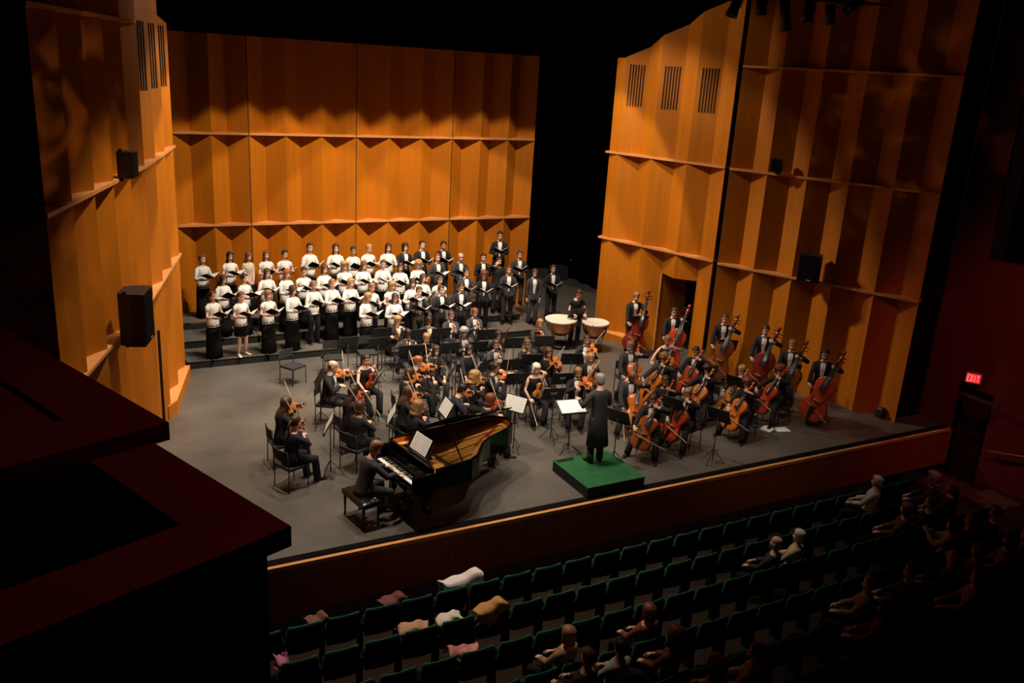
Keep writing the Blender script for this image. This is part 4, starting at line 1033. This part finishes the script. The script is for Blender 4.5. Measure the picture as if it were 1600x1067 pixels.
bassist('person in tuxedo hugging a brown bass right of the doorway', 'bassist right of the doorway', 1133, 495, 140, 'brown', 'short', 'brown', 0, hz=1.70)
bassist('person in tuxedo hidden behind the scroll of a red bass', 'bassist hidden behind a scroll', 1197, 513, 135, 'deepred', 'short', 'dark', 0, hz=1.74)
bassist('person in tuxedo with fair hair looking left, second bassist from the right', 'second bassist from the right', 1239, 536, 130, 'brown', 'short', 'sandy', 0, hz=1.70)
bassist('person in tuxedo with black beard and hair at the right end of the basses', 'rightmost bassist', 1290, 551, 130, 'red', 'short', 'black', 1, hz=1.68, tilt=.1)

# ---- timpani and player
def timpano(x, y, r_, label):
    o = empty('kettledrum', (x, y, 0), 0, label, 'timpani', 'kettledrums'); R_ = r_
    MB().lathe((0, 0, 0), [(R_ * .10, .36), (R_ * .45, .40), (R_ * .8, .52), (R_ * .97, .68), (R_, .83)], 28, cap=(True, False)).build('kettle', COPPER, o)
    MB().lathe((0, 0, 0), [(R_ * 1.03, .81), (R_ * 1.05, .85), (R_ * 1.0, .865), (R_ * .96, .858), (0.001, .858)], 28).build('drum_head', DRUMSKIN, o)
    m = MB()
    for k in range(8):
        a = k * PI / 4; m.tube([(math.cos(a) * R_ * 1.05, math.sin(a) * R_ * 1.05, .86), (math.cos(a) * R_ * 1.0, math.sin(a) * R_ * 1.0, .70)], .008, 5)
    m.build('tension_rod', SILVER, o)
    for k in range(4):
        a = k * PI / 2 + .4; MB().tube([(math.cos(a) * R_ * 1.0, math.sin(a) * R_ * 1.0, .72), (math.cos(a) * R_ * .62, math.sin(a) * R_ * .62, .3), (math.cos(a) * R_ * .75, math.sin(a) * R_ * .75, .0)], .013, 6).build('strut', BLACKM, o)
    MB().lathe((0, 0, 0), [(R_ * .6, .04), (R_ * .64, .07), (R_ * .6, .10)], 20, cap=(True, True)).build('base_ring', BLACKM, o)
t1 = at(877, 498, .85); t2 = at(931, 503, .85)
timpano(t1.x, t1.y, .44, 'copper kettledrum on the left, nearer the choir'); timpano(t2.x, t2.y, .37, 'copper kettledrum on the right, nearer the orange tower')
p = at(902, 455, 1.60)
_, MW, T, A, _s = person('person in black low-necked top with hair up standing behind the kettledrums', p.x, p.y, 0, 168, 1.70, 'stand', 'dress', 'bun', 'dark', 0, lean=8, hp=18, hands={1: (.16, .33, 1.02), -1: (-.16, .33, 1.02)}, hf={1: ((-.1, .9, -.3), (0, 0, -1)), -1: ((.1, .9, -.3), (0, 0, -1))})

# ---- conductor and podium
pc = [at(863, 720, .22), at(920, 762, .22), at(1007, 745, .22), at(950, 704, .22)]
cx = sum(q.x for q in pc) / 4; cy = sum(q.y for q in pc) / 4
r = empty('conductor_podium', (cx, cy, 0), 0, 'low black podium topped with green carpet under the conductor', 'podium')
ax = ((pc[2] - pc[1]) + (pc[3] - pc[0])).normalized(); ay = V((-ax.y, ax.x, 0)); sx = ((pc[2] - pc[1]).length + (pc[3] - pc[0]).length) / 2; sy = ((pc[0] - pc[1]).length + (pc[3] - pc[2]).length) / 2
ang = math.atan2(ax.y, ax.x); r.rotation_euler = (0, 0, ang)
MB().box((0, 0, .10), (sx, sy, .20)).build('base', RISERSIDE, r)
MB().box((0, 0, .21), (sx + .01, sy + .01, .02)).build('carpet_top', GREEN, r)
MB().box((-sx * .32, sy * .46, .228), (sx * .3, .03, .02)).box((-sx * .32, sy * .41, .228), (sx * .3, .02, .008)).build('socket_bar', BLACKM, r)
p = at(930, 722, .22)
_, MW, T, A, _s = person('person in long black tailcoat conducting on the green podium, back to hall', p.x, p.y + .02, .225, -6, 1.80, 'stand', 'tails', 'short', 'grey', 1, lean=3, hp=12, hy=8,
        hands={-1: (-.30, .28, 1.22), 1: (.16, .34, 1.16)}, hf={-1: ((-.3, .9, .2), (.3, 0, -1)), 1: ((-.2, .9, .2), (-.3, 0, -1))}, tone=WOOL2)

# ---- pianist, bench, piano
PA = math.radians(-80.2); PO = V((4.97, 12.93, 0))
def PL(v): return PO + rotz(PA) @ V(v)
r = empty('grand_piano', PO, PA, 'black concert grand piano with raised lid and gold frame at the stage front', 'piano')
OUT = [(-.76, .30), (-.76, 2.35), (-.72, 2.60), (-.56, 2.72), (-.36, 2.74), (-.17, 2.66), (-.05, 2.48), (.04, 2.2), (.14, 1.9), (.28, 1.66), (.46, 1.48), (.64, 1.30), (.74, 1.08), (.76, .85), (.76, .30)]
def inset(poly, d):
    n = len(poly); c = V((sum(p[0] for p in poly) / n, sum(p[1] for p in poly) / n)); o_ = []
    for i in range(n):
        a, b, e = V(poly[i - 1]), V(poly[i]), V(poly[(i + 1) % n]); t = ((b - a).normalized() + (e - b).normalized()).normalized(); nn = V((-t.y, t.x)); q = b + nn * d
        q2 = b - nn * d; o_.append(tuple(q if (q - c).length < (q2 - c).length else q2))
    return o_
def rim(mb, poly, ins, z0, z1, m=0, close=False):
    n = len(poly); b = len(mb.v)
    for z in (z0, z1):
        for P_ in (poly, ins):
            for q in P_: mb.v.append(V((q[0], q[1], z)))
    for i in range(n if close else n - 1):
        k = (i + 1) % n
        mb.face([b + i, b + k, b + 2 * n + k, b + 2 * n + i], m, False); mb.face([b + n + i, b + 3 * n + i, b + 3 * n + k, b + n + k], m, False)
        mb.face([b + 2 * n + i, b + 2 * n + k, b + 3 * n + k, b + 3 * n + i], m, False); mb.face([b + i, b + n + i, b + n + k, b + k], m, False)
IN = inset(OUT, .05)
mb = MB(); rim(mb, OUT, IN, .64, 1.02)
for sx in (-1, 1): mb.box((sx * .725, .10, .80), (.07, .42, .30)); mb.box((sx * .70, -.02, .70), (.12, .22, .12))
mb.prism([(-.76, -.12), (.76, -.12), (.76, .32), (-.76, .32)], .62, .68); mb.prism(OUT, .62, .66)
mb.box((0, -.115, .695), (1.40, .02, .05))
mb.box((0, .30, .96), (1.42, .04, .10)); mb.build('case', PIANOB, r)
fb = MB(); fb.box((0, .175, .82), (1.34, .02, .20), 0, Matrix.Rotation(math.radians(-12), 3, 'X')); fb.build('fallboard', PIANOB, r)
ir = MB(); rim(ir, inset(OUT, .051), inset(OUT, .062), .88, 1.0); ir.build('inner_rim_veneer', VARN['orange'], r)
pl = MB(); pl.prism(inset(OUT, .06), .86, .885); pl.build('soundboard', mat('soundboard_wood', (.70, .34, .07), .35, noise=.2, nscale=4), r)
gp = MB(); rim(gp, inset(OUT, .075), inset(OUT, .17), .885, .92)
for a, b in (((-.45, .5), (-.45, 2.6)), ((-.1, .5), (-.32, 2.5)), ((.2, .5), (-.05, 2.0)), ((.5, .5), (.30, 1.5))): gp.tube([(*a, .925), (*b, .925)], .022, 4, sm=False)
gp.box((0, .55, .91), (1.35, .16, .03)); gp.build('iron_frame', GOLD, r)
st = MB()
for k in range(30):
    x = -.66 + k * .044; y1_ = 2.5 if x < -.2 else (2.4 - (x + .2) * 1.55 if x < .35 else 1.5 - (x - .35) * .9); st.tube([(x, .62, .945), (x * .85 - .08, y1_, .935)], .0018, 4)
st.build('strings', BRASS, r)
MB().box((.02, .68, .955), (1.2, .05, .03)).build('dampers', EBONY, r); MB().tube([(-.4, 2.45, .94), (-.2, 2.15, .94), (-.02, 1.8, .94), (.12, 1.6, .94)], .022, 6).build('damper_felt', FELT, r)
wk = MB(); [wk.box((-.611 + k * .0235, .06, .735), (.0218, .17, .022)) for k in range(52)]; wk.build('white_keys', IVORY, r)
bk = MB()
for k in range(51):
    if (k + 5) % 7 in (0, 1, 3, 4, 5): bk.box((-.599 + k * .0235, .095, .752), (.012, .10, .02))
bk.build('black_keys', EBONY, r)
ds = MB(); Rm = Matrix.Rotation(math.radians(62), 3, 'X'); ds.box((0, .50, 1.13), (.72, .24, .018), 0, Rm); ds.box((0, .42, 1.02), (.78, .16, .015)); ds.build('music_desk', PIANOB, r)
# lid: hinged along the straight side
LA_ = math.radians(29)
def lidx(p): return V((-.76, p[1], 1.03)) + V((math.cos(LA_) * (p[0] + .76), 0, math.sin(LA_) * (p[0] + .76)))
lid = [(-.76, .62)] + [(x * 1.01, y * 1.005) for x, y in OUT[1:-1]] + [(.77, .62)]
mb = MB(); n_ = len(lid); up = V((-math.sin(LA_), 0, math.cos(LA_)))
mb.v = [lidx(p) for p in lid] + [lidx(p) + up * .022 for p in lid]
mb.face(list(range(n_))[::-1], 0, False); mb.face(list(range(n_, 2 * n_)), 0, False)
for i in range(n_): mb.face([i, (i + 1) % n_, n_ + (i + 1) % n_, n_ + i], 0, False)
mb.build('lid', PIANOB, r)
mb = MB(); fl_ = [(-.76, .62), (.77, .62), (.77, 1.08), (-.76, 1.08)]; mb.v = [lidx(p) + up * .026 for p in fl_] + [lidx(p) + up * .044 for p in fl_]
mb.face([0, 3, 2, 1], 0, False); mb.face([4, 5, 6, 7], 0, False)
for i in range(4): mb.face([i, (i + 1) % 4, 4 + (i + 1) % 4, 4 + i], 0, False)
mb.build('front_lid_flap', PIANOB, r)
pe = lidx((.60, .70)); MB().tube([(.70, .90, 1.0), pe], .014, 6).build('lid_prop', PIANOB, r)
for lx, ly in ((-.58, .28), (.58, .28), (-.38, 2.35)):
    lg = MB().loft([[V((lx + sx_ * w_, ly + sy_ * w_, z_)) for sx_, sy_ in ((-1, -1), (1, -1), (1, 1), (-1, 1))] for w_, z_ in ((.085, .63), (.08, .50), (.045, .42), (.055, .14), (.06, .12))], sm=False).build('leg', PIANOB, r)
    MB().tube([(lx - .02, ly, .045), (lx + .02, ly, .045)], .045, 12).box((lx, ly, .09), (.06, .06, .06)).build('caster', BRASS, lg)
mb = MB()
for sx in (-.10, .10): mb.tube([(sx, .25, .62), (sx * .8, .22, .14)], .014, 6)
mb.box((0, .22, .12), (.26, .12, .07)).build('pedal_lyre', PIANOB, r)
for sx in (-.06, 0, .06): MB().box((sx, .12, .10), (.022, .12, .008)).build('pedal', BRASS, r)
s = empty('sheet_music', PO, PA, 'white printed score on the desk of the grand piano', 'sheet music', 'sheet music on stands')
m = MB(); Rm = Matrix.Rotation(math.radians(62), 3, 'X')
for sx in (-.13, .13):
    m.box((sx, .485, 1.16), (.25, .31, .004), 0, Rm)
    for k in range(7): m.box(V((sx, .485, 1.16)) + Rm @ V((0, -.12 + k * .04, .003)), (.20, .010, .001), 1, Rm)
m.build('page', [PAPER, INK], s)
# bench
bp = PL((-.02, -.66, 0)); r = empty('piano_bench', bp, PA, 'black tufted leather piano bench under the pianist', 'bench')
mb = MB(); mb.box((0, 0, .43), (.76, .36, .08))
cu = MB(); nx, ny = 30, 14
g = [[V((-.38 + .76 * i / nx, -.18 + .36 * j / ny, .47 + .04 * (1 - (2 * i / nx - 1) ** 8) * (1 - (2 * j / ny - 1) ** 8) - .018 * (math.cos(i / nx * 10 * PI) * math.cos(j / ny * 4 * PI) > .8))) for i in range(nx + 1)] for j in range(ny + 1)]
cu.loft(g, closed=False, cap=(False, False)); cu.build('cushion', mat('black_tufted_leather', (.012, .01, .009), .22), r); mb.build('apron', PIANOB, r)
for sx in (-1, 1):
    for sy in (-1, 1): MB().tube([(sx * .33, sy * .14, .40), (sx * .33, sy * .14, .30), (sx * .33, sy * .14, .08), (sx * .33, sy * .14, 0)], [.03, .024, .016, .022], 8).build('leg', PIANOB, r)
pp = PL((0, -.62, 0))
person('person in dark suit seated at the grand piano playing, seen from behind', pp.x, pp.y, 0, math.degrees(PA), 1.80, 'sit', 'darksuit', 'short', 'sandy', 1, lean=14, hp=16, seat=.50, tone=WOOL2,
       hands={-1: (-.10, .50, .83), 1: (.22, .50, .83)}, hf={-1: ((0, 1, -.1), (0, 0, -1)), 1: ((0, 1, -.1), (0, 0, -1))}, hints={-1: (-.8, -.5, -.5), 1: (.8, -.5, -.5)}, curl=.35,
       feet={1: (.10, .60, .085), -1: (-.14, .40, .085)})

# ---- empty chairs
for px, py, fcg, lab in ((458, 571, -150, 'empty black chair standing alone at the left end'), (520, 558, 170, 'empty black chair, middle one of three near the risers'), (574, 550, 175, 'empty black chair nearest the horn players')):
    p = at(px, py, .45); place_chair(p.x, p.y, fcg, lab)

# ---- music stands
STD = [(543, 536, 180, 0, 'before the left empty chairs'), (590, 537, 180, 0, 'right of the empty chairs'), (509, 547, -120, 0, 'turned edge-on beside the empty chair'), (497, 594, -100, 0, 'behind the bald player'),
       (512, 664, -112, 1, 'between the far left players and the pianist'), (588, 594, -125, 1, 'before the player in sleeveless top'), (610, 650, -112, 1, 'before the player behind the pianist'), (695, 640, -95, 1, 'before the frizzy-haired player'),
       (596, 522, 180, 0, 'before the blonde horn player'), (688, 522, 176, 0, 'before the horn player in dark tie'), (650, 524, 178, 0, 'left of the sandy-haired wind player'), (638, 549, 176, 0, 'before the wind player at the left end'), (657, 548, 176, 0, 'left of the upright flute'),
       (702, 545, 176, 0, 'right of the upright flute'), (746, 543, 172, 0, 'before the player with black bob'), (760, 524, 170, 0, 'before the trumpet players'), (802, 537, 168, 0, 'before the oboe player'), (850, 534, 165, 1, 'before the trombone player'),
       (830, 563, 165, 1, 'right of the oboe player'), (892, 562, 160, 0, 'before the viola player below the timpani'), (798, 571, 172, 0, 'behind the curly blonde player'), (704, 583, -120, 0, 'before the red-haired player'), (754, 574, -150, 0, 'before the tuxedoed leaning player'),
       (806, 593, 172, 1, 'with white paper just left of the white-blonde player'), (878, 593, 165, 2, 'upper of two with white marks near the conductor'), (864, 617, 168, 2, 'lower of two with white marks near the conductor'), (804, 634, -60, 1, 'with paper standing beyond the piano tail'),
       (998, 502, 165, 0, 'before the bassist nearest the timpani'), (901, 490, 172, 0, 'between the kettledrums'), (1136, 540, 150, 0, 'before the bassist right of the doorway'), (1234, 578, 140, 0, 'before the second bassist from the right'),
       (1152, 599, 115, 0, 'behind the curly dark-haired cellist'), (967, 652, 118, 1, 'edge-on between the podium and the cellos'), (1052, 632, 112, 0, 'at the stage front before the red cello'), (1124, 650, 112, 0, 'at the stage front before the orange cello')]
for px, py, f_, sh_, where in STD:
    p = at(px, py, 1.02); o = PR['stand'].get(); tag(o, 'black music stand ' + where, 'music stand', 'black music stands'); o.location = (p.x, p.y, 0); o.rotation_euler = (0, 0, math.radians(f_))
    if sh_ == 1:
        q = PR['sheet'].get(); tag(q, 'open white sheet music on the stand ' + where, 'sheet music', 'sheet music on stands'); q.location = (p.x, p.y, 0); q.rotation_euler = (0, 0, math.radians(f_))
    if sh_ == 2:
        Rm = Matrix.Rotation(math.radians(62), 3, 'X')
        m = MB()
        for k in range(3): m.box(V((0, .035, 1.06)) + Rm @ V((-.05 + .05 * k, .03, -.0045)), (.035, .018, .001), 0, Rm)
        m.box(V((0, .035, 1.06)) + Rm @ V((0, -.01, -.0045)), (.12, .010, .001), 0, Rm).build('white_mark', PAPER, o)
# conductor's low stand with open score
p = at(893, 636, 1.0); o = empty('conductor_stand', (p.x, p.y, 0), math.radians(-8), 'conductor\'s black music stand before the podium', 'music stand')
Rm = Matrix.Rotation(math.radians(24), 3, 'X')
MB().box((0, 0, 1.0), (.62, .42, .008), 0, Rm).box((0, -.20, .935), (.62, .01, .04), 0, Rm).build('desk', BLACKM, o); MB().tube([(0, 0, 1), (0, 0, .05)], .014, 8).build('pole', BLACKM, o)
for a in (90, 210, 330): MB().tube([(0, 0, .2), (math.cos(math.radians(a)) * .28, math.sin(math.radians(a)) * .28, .012)], .010, 6).build('leg', BLACKM, o)
q = empty('score_book', (p.x, p.y, 0), math.radians(-8), 'large open white score on the conductor\'s stand', 'score')
for sx in (-.135, .135): MB().box(Rm @ V((sx, .01, .014)) + V((0, 0, 1.0)), (.265, .36, .012), 0, Rm).build('page', PAPER, q)
# papers on the floor
for px, py, a, lab in ((1199, 670, 20, 'white paper lying on the floor under the rightmost cello chair, left one'), (1221, 671, -15, 'white paper lying on the floor under the rightmost cello chair, right one')):
    p = at(px, py, .0); o = MB().box((0, 0, .004), (.34, .26, .004)).build('paper_sheet', PAPER); o.location = p; o.rotation_euler = (0, 0, math.radians(a)); tag(o, lab, 'paper')
# white disc-shaped lamp in the backstage dark, and a small black floor speaker near the right tower edge
p = at(1376, 645, .12)
tag(MB().loft([[V((p.x + sx_ * w_, p.y + sy_ * w_, z_)) for sx_, sy_ in ((-1, -1), (1, -1), (1, 1), (-1, 1))] for w_, z_ in ((.06, 0), (.09, .05), (.09, .22), (.05, .26))], sm=False).build('floor_monitor', BLACKM), 'small black device on the floor at the right tower foot', 'floor device')

# ---- speakers on the ledges
def speaker(px, py, line, wd, hh, dp, off, label, up=True):
    P0, P1 = line; q = at_line(px, py, P0, P1); d = V((P1[0] - P0[0], P1[1] - P0[1], 0)).normalized(); n = V((-d.y, d.x, 0))
    if n.dot(V((9, 16, 0)) - q) < 0: n = -n
    q = q + n * off; rz = math.atan2(n.x, -n.y)
    r = empty('wall_speaker', (q.x, q.y, q.z), rz, label, 'loudspeaker', 'black loudspeakers on the tower walls')
    MB().loft([[V((sx_ * w_ / 2, y_, z_)) for sx_, z_ in ((-1, -hh / 2), (1, -hh / 2), (1, hh / 2), (-1, hh / 2))] for w_, y_ in ((wd, -dp / 2), (wd, 0), (wd * .7, dp / 2))], sm=False).build('cabinet', BLACKM, r)
    MB().box((0, -dp / 2 - .006, 0), (wd * .92, .012, hh * .94)).build('grille', VOID, r)
    MB().box((0, dp * .3, -hh / 2 - .03), (wd * .5, .05, .06)).box((-wd * .45, dp * .2, hh / 2 + .02), (.05, .05, .05)).build('bracket', BLACKM, r)
    if hh > .6: MB().box((wd * .1, -dp / 2 - .014, -hh * .43), (.10, .006, .03)).build('badge', mat('badge_grey', (.25, .25, .25), .4), r)
speaker(186, 256, (LA1, LB1), .34, .42, .25, .12, 'small black loudspeaker on the upper left wall ledge')
speaker(181, 493, (LA1, LB1), .62, .86, .4, .30, 'large black loudspeaker with small badge on left wall ledge')
speaker(1218, 258, (RB0, RB1), .26, .30, .22, .12, 'small black loudspeaker on the upper right wall ledge')
speaker(1272, 416, (RB0, RB1), .50, .66, .36, .22, 'large black loudspeaker on right wall ledge')

# ---- lighting bar at top right
r = empty('lighting_bar', (0, 0, 0), 0, 'black overhead lighting bar hung above the right side', 'lighting bar')
a, b = atY(1120, -12, 13.5), atY(1390, 8, 13.5)
MB().tube([a, b], .03, 8).build('pipe', BLACKM, r)
MB().tube([a + V((0, 0, .25)), b + V((0, 0, .25))], .02, 8).build('pipe', BLACKM, r)
for t in (.3, .7): MB().tube([a.lerp(b, t), a.lerp(b, t) + V((0, 0, 3))], .01, 6).build('hanger', BLACKM, r)
for k, (px, py, L, ang) in enumerate(((1149, 8, .42, 20), (1190, 8, .36, 0), (1227, 22, .62, -12), (1263, 18, .40, 5), (1297, 22, .40, -8), (1335, 8, .46, 60))):
    q = atY(px, py, 13.5); r = empty('stage_spotlight', q, 0, 'black stage spotlight, %s from left on the lighting bar' % nth[k], 'spotlight', 'spotlights on the overhead bar')
    r.rotation_euler = (0, math.radians(ang), 0)
    MB().lathe((0, 0, 0), [(.05, L / 2), (.09, L / 2 - .05), (.09, 0), (.12, -L / 2), (.11, -L / 2), (.08, -L / 2 + .08)], 14, cap=(True, True)).build('housing', BLACKM, r)
    MB().tube([(-.13, 0, 0), (-.13, 0, L / 2 + .1), (.13, 0, L / 2 + .1), (.13, 0, 0)], .012, 6).build('yoke', BLACKM, r)

# ---- backstage clutter right of the back wall
for px, py, lab, sz in ((905, 412, 'dark equipment case far backstage beside back wall', (1.0, .6, .7)), (872, 424, 'small dark case backstage behind the rightmost singers', (.6, .5, .5))):
    p = at(px, py, .3); tag(MB().box((0, 0, sz[2] / 2), sz).box((0, 0, sz[2] + .02), (sz[0] * .6, sz[1] * .5, .05)).build('equipment_case', mat('case_dark', (.03, .028, .03), .6)), lab, 'case').location = (p.x, p.y, 0)
ca = MB(); pts = [at(888 + 4 * k, 400 + 7 * math.sin(k * 1.7), .74) for k in range(11)]; ca.tube(pts, .012, 6); ca.build('coiled_cable', mat('grey_rubber', (.35, .33, .30), .5)); tag(bpy.data.objects['coiled_cable'], 'pale cable draped over the dark case far backstage', 'cable')

# ================================================================= AUDITORIUM SEATS AND AUDIENCE
def make_seat():
    r = empty('theatre_seat')
    def slab(prof, bow=.03):
        m = MB(); R = []
        for z_, w_, y0_, y1_ in prof:
            R.append([V((x_ * w_, y_ - bow * (1 - x_ * x_), z_)) for x_, y_ in ((-1, y0_), (-.5, y0_), (0, y0_), (.5, y0_), (1, y0_), (1, y1_), (.5, y1_), (0, y1_), (-.5, y1_), (-1, y1_))])
        return m.loft(R)
    slab([(.42, .24, .045, .09), (.62, .25, .0, .045), (.80, .245, -.03, .005), (.848, .235, -.036, -.008), (.858, .20, -.034, -.018)]).build('backrest', SEATG, r)
    slab([(.36, .245, .02, .045), (.60, .255, -.025, .0), (.80, .25, -.055, -.031), (.842, .236, -.058, -.037)]).build('back_shell', VOID, r)
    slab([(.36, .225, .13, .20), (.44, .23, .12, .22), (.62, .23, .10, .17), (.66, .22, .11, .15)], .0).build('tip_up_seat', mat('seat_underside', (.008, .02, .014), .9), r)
    MB().box((.29, .12, .60), (.045, .30, .03)).box((.29, .10, .30), (.03, .22, .58)).build('armrest', VOID, r)
    return r
seat = Proto(make_seat)
rown = ['front', 'second', 'third', 'fourth', 'fifth', 'sixth', 'seventh', 'eighth']
def rowY(k): return 10.82 - .87 * k
def rowZ(k): return -1.19 + .10 * k
for k in range(6):
    X0 = [2.2, 2.2, 2.4, 3.2, 3.6, 5.4][k]; X1 = [16.6, 16.8, 16.8, 16.8, 16.5, 14][k]
    n = int((X1 - X0) / .585)
    for i in range(n):
        o = seat.get(); o.location = (X0 + i * .585 + (.29 if k % 2 else 0), rowY(k), rowZ(k)); tag(o, 'green upholstered theatre seat in the %s row of the stalls' % rown[k], 'theatre seat', 'theatre seats of the %s row' % rown[k])
CC = dict(white=mat('audience_white', (.55, .50, .44), .8), cream=mat('audience_cream', (.50, .36, .22), .8), dark=mat('audience_dark', (.03, .02, .02), .8), red=mat('audience_red', (.16, .025, .02), .8), blue=mat('audience_blue', (.02, .05, .14), .8),
          teal=mat('audience_teal', (.03, .16, .16), .8), tan=mat('audience_tan', (.28, .14, .07), .8))
AUD = [(1362, 742, 'white', 'short', 'white', 'white shirt and white hair, alone at the right end of the front row'), (1447, 750, 'dark', 'curly', 'grey', 'dark coat with curly grey hair and clasped hands, second row right'), (1478, 750, 'dark', 'short', 'sandy', 'dark clothes right of the curly grey-haired one'),
       (1441, 792, 'dark', 'short', 'brown', 'dark clothes with brown hair behind the curly grey-haired one'), (1403, 803, 'red', 'bob', 'sandy', 'dark red top left of the brown-haired one'), (1238, 834, 'cream', 'short', 'white', 'cream shirt beside an empty stretch of green seats'),
       (1200, 860, 'dark', 'bald', 'white', 'dark clothes with thin white hair, left of the cream shirt'), (1504, 815, 'dark', 'short', 'sandy', 'dark clothes with sandy hair, left of a pair at far right'), (1541, 810, 'dark', 'short', 'brown', 'dark clothes with brown hair, right of a pair at far right'),
       (1474, 832, 'cream', 'bob', 'dark', 'cream sleeves with both forearms raised'), (1512, 872, 'red', 'bob', 'auburn', 'dark red top behind the raised forearms'), (1560, 862, 'tan', 'curly', 'auburn', 'brown top at the far right edge'), (1588, 852, 'red', 'bob', 'brown', 'red top at the outermost right edge'),
       (1472, 890, 'blue', 'short', 'blonde', 'blue top with fair hair'), (1515, 894, 'tan', 'bob', 'auburn', 'tan top right of the blue top'), (1407, 902, 'dark', 'short', 'auburn', 'dark clothes left of the blue top'), (1375, 922, 'red', 'curly', 'brown', 'dark red top, right one of two low heads'),
       (1340, 936, 'tan', 'short', 'sandy', 'tan top, left one of two low heads'), (962, 986, 'white', 'short', 'dark', 'white collar and dark hair left of the centre aisle heads'), (910, 1004, 'dark', 'short', 'auburn', 'dark clothes between the beige coat and white collar'),
       (876, 1016, 'tan', 'bob', 'sandy', 'beige coat, leftmost of the audience'), (1000, 992, 'red', 'bob', 'auburn', 'dark red top just right of the white collar'), (1045, 988, 'red', 'curly', 'auburn', 'dark red clothes and curly hair in the middle'),
       (1113, 1014, 'white', 'curly', 'auburn', 'white top with curly auburn hair'), (1171, 990, 'cream', 'short', 'black', 'cream shirt with black hair right of the curly auburn one'), (1072, 1046, 'teal', 'bob', 'sandy', 'teal top at the bottom edge')]
taken = []
for px, py, cl, hr, hcn, lab in AUD:
    def cost(k):
        q = atY(px, py, rowY(k) + .30); return abs(q.z - (rowZ(k) + 1.23)) + sum(2 for kk, xx in taken if kk == k and abs(xx - q.x) < .48)
    best = min(range(9), key=cost); taken.append((best, atY(px, py, rowY(best) + .30).x))
    q = atY(px, py, rowY(best) + .30); fl_ = q.z - 1.23
    up = 'forearms' in lab
    person('person in ' + lab, q.x, rowY(best) + .26, min(max(fl_, rowZ(best) - .1), rowZ(best) + .12), random.uniform(22, 48) if px > 1150 else random.uniform(0, 20), 1.70, 'sit', 'casual', hr, hcn, 1, lean=-8, hp=5, cloth=CC[cl], hands={1: (.10, .28, 1.0), -1: (-.14, .28, 1.02)} if up else {1: (.12, .30, .70), -1: (-.12, .30, .70)})

# coats and papers over seat backs
def cloth_pile(px, py, z, sx, sy, sz, m, label, name, seed):
    p = at(px, py, z); rr = random.Random(seed); mb = MB(); rings = []; NX, NJ = 14, 16
    for i in range(NX + 1):
        t = i / NX; x_ = -sx + 2 * sx * t; rg = []
        back = sz * (.8 + 1.6 * abs(math.sin(2.3 * t + seed)) * (1 if t > .35 else .5)); front = sz * (.9 + .5 * math.sin(3 * t + seed)); top = .03 * math.sin(5 * t + seed) + (.05 * t if sz > .1 else 0)
        for j in range(NJ + 1):
            u = j / NJ * 2 - 1
            if u < -.25: y_, z_ = -.125 - .02 * abs(u) , -back * (abs(u) - .25) / .75
            elif u > .25: y_, z_ = .06 + .03 * u, -front * (u - .25) / .75
            else: y_, z_ = u * .36 - .02, .02 * math.cos(u * 4)
            rg.append(V((x_ + .03 * math.sin(u * 5 + seed) + rr.uniform(-.008, .008), y_ + .018 * math.sin(9 * t + 4 * u + seed), z_ + top + .014 * math.sin(13 * t + seed))))
        rings.append(rg + [q + V((0, .0, -.014)) if abs(q.y) < .05 else q * .93 for q in reversed(rg)])
    o = mb.loft(rings).build(name, m); o.location = p; tag(o, label, {'coat': 'coat', 'scarf': 'scarf', 'bag': 'bag'}[name])
    return o
cl = [(718, 903, -.30, .34, .10, .24, mat('coat_white', (.62, .52, .50), .8), 'pale coat draped over a front row seat back', 'coat'), (765, 946, -.2, .24, .12, .12, mat('coat_orange', (.42, .20, .05), .8), 'orange-tan coat over a second row seat', 'coat'),
      (702, 962, -.3, .20, .10, .06, mat('coat_pale', (.60, .50, .42), .8), 'pale bag on the second row, left of the orange-tan coat', 'bag'), (646, 977, -.3, .24, .08, .05, mat('coat_tan', (.42, .22, .12), .8), 'tan scarf along the second row seats', 'scarf'),
      (722, 1013, -.24, .22, .10, .07, mat('coat_redwhite', (.45, .16, .14), .8, noise=.9, nscale=8), 'red and white patterned scarf in the third row', 'scarf'), (437, 1028, -.3, .09, .06, .05, mat('coat_pink', (.40, .12, .20), .8), 'small pink cloth beside the left box', 'scarf'),
      (490, 964, -.35, .16, .08, .05, mat('coat_brown', (.14, .06, .03), .8), 'brown bag on a front row seat at the left', 'bag'), (612, 933, -.36, .20, .08, .05, mat('coat_maroon', (.14, .03, .03), .8), 'dark maroon coat over a front row seat', 'coat')]
for i, c in enumerate(cl): cloth_pile(*c, i + 3)

# drop unused prototypes (never placed)
for pr in list(PR.values()) + [seat]:
    if not pr.used:
        def kill(o):
            for k in KIDSRC.get(o.name, []): kill(k)
            bpy.data.objects.remove(o)
        kill(pr.root)
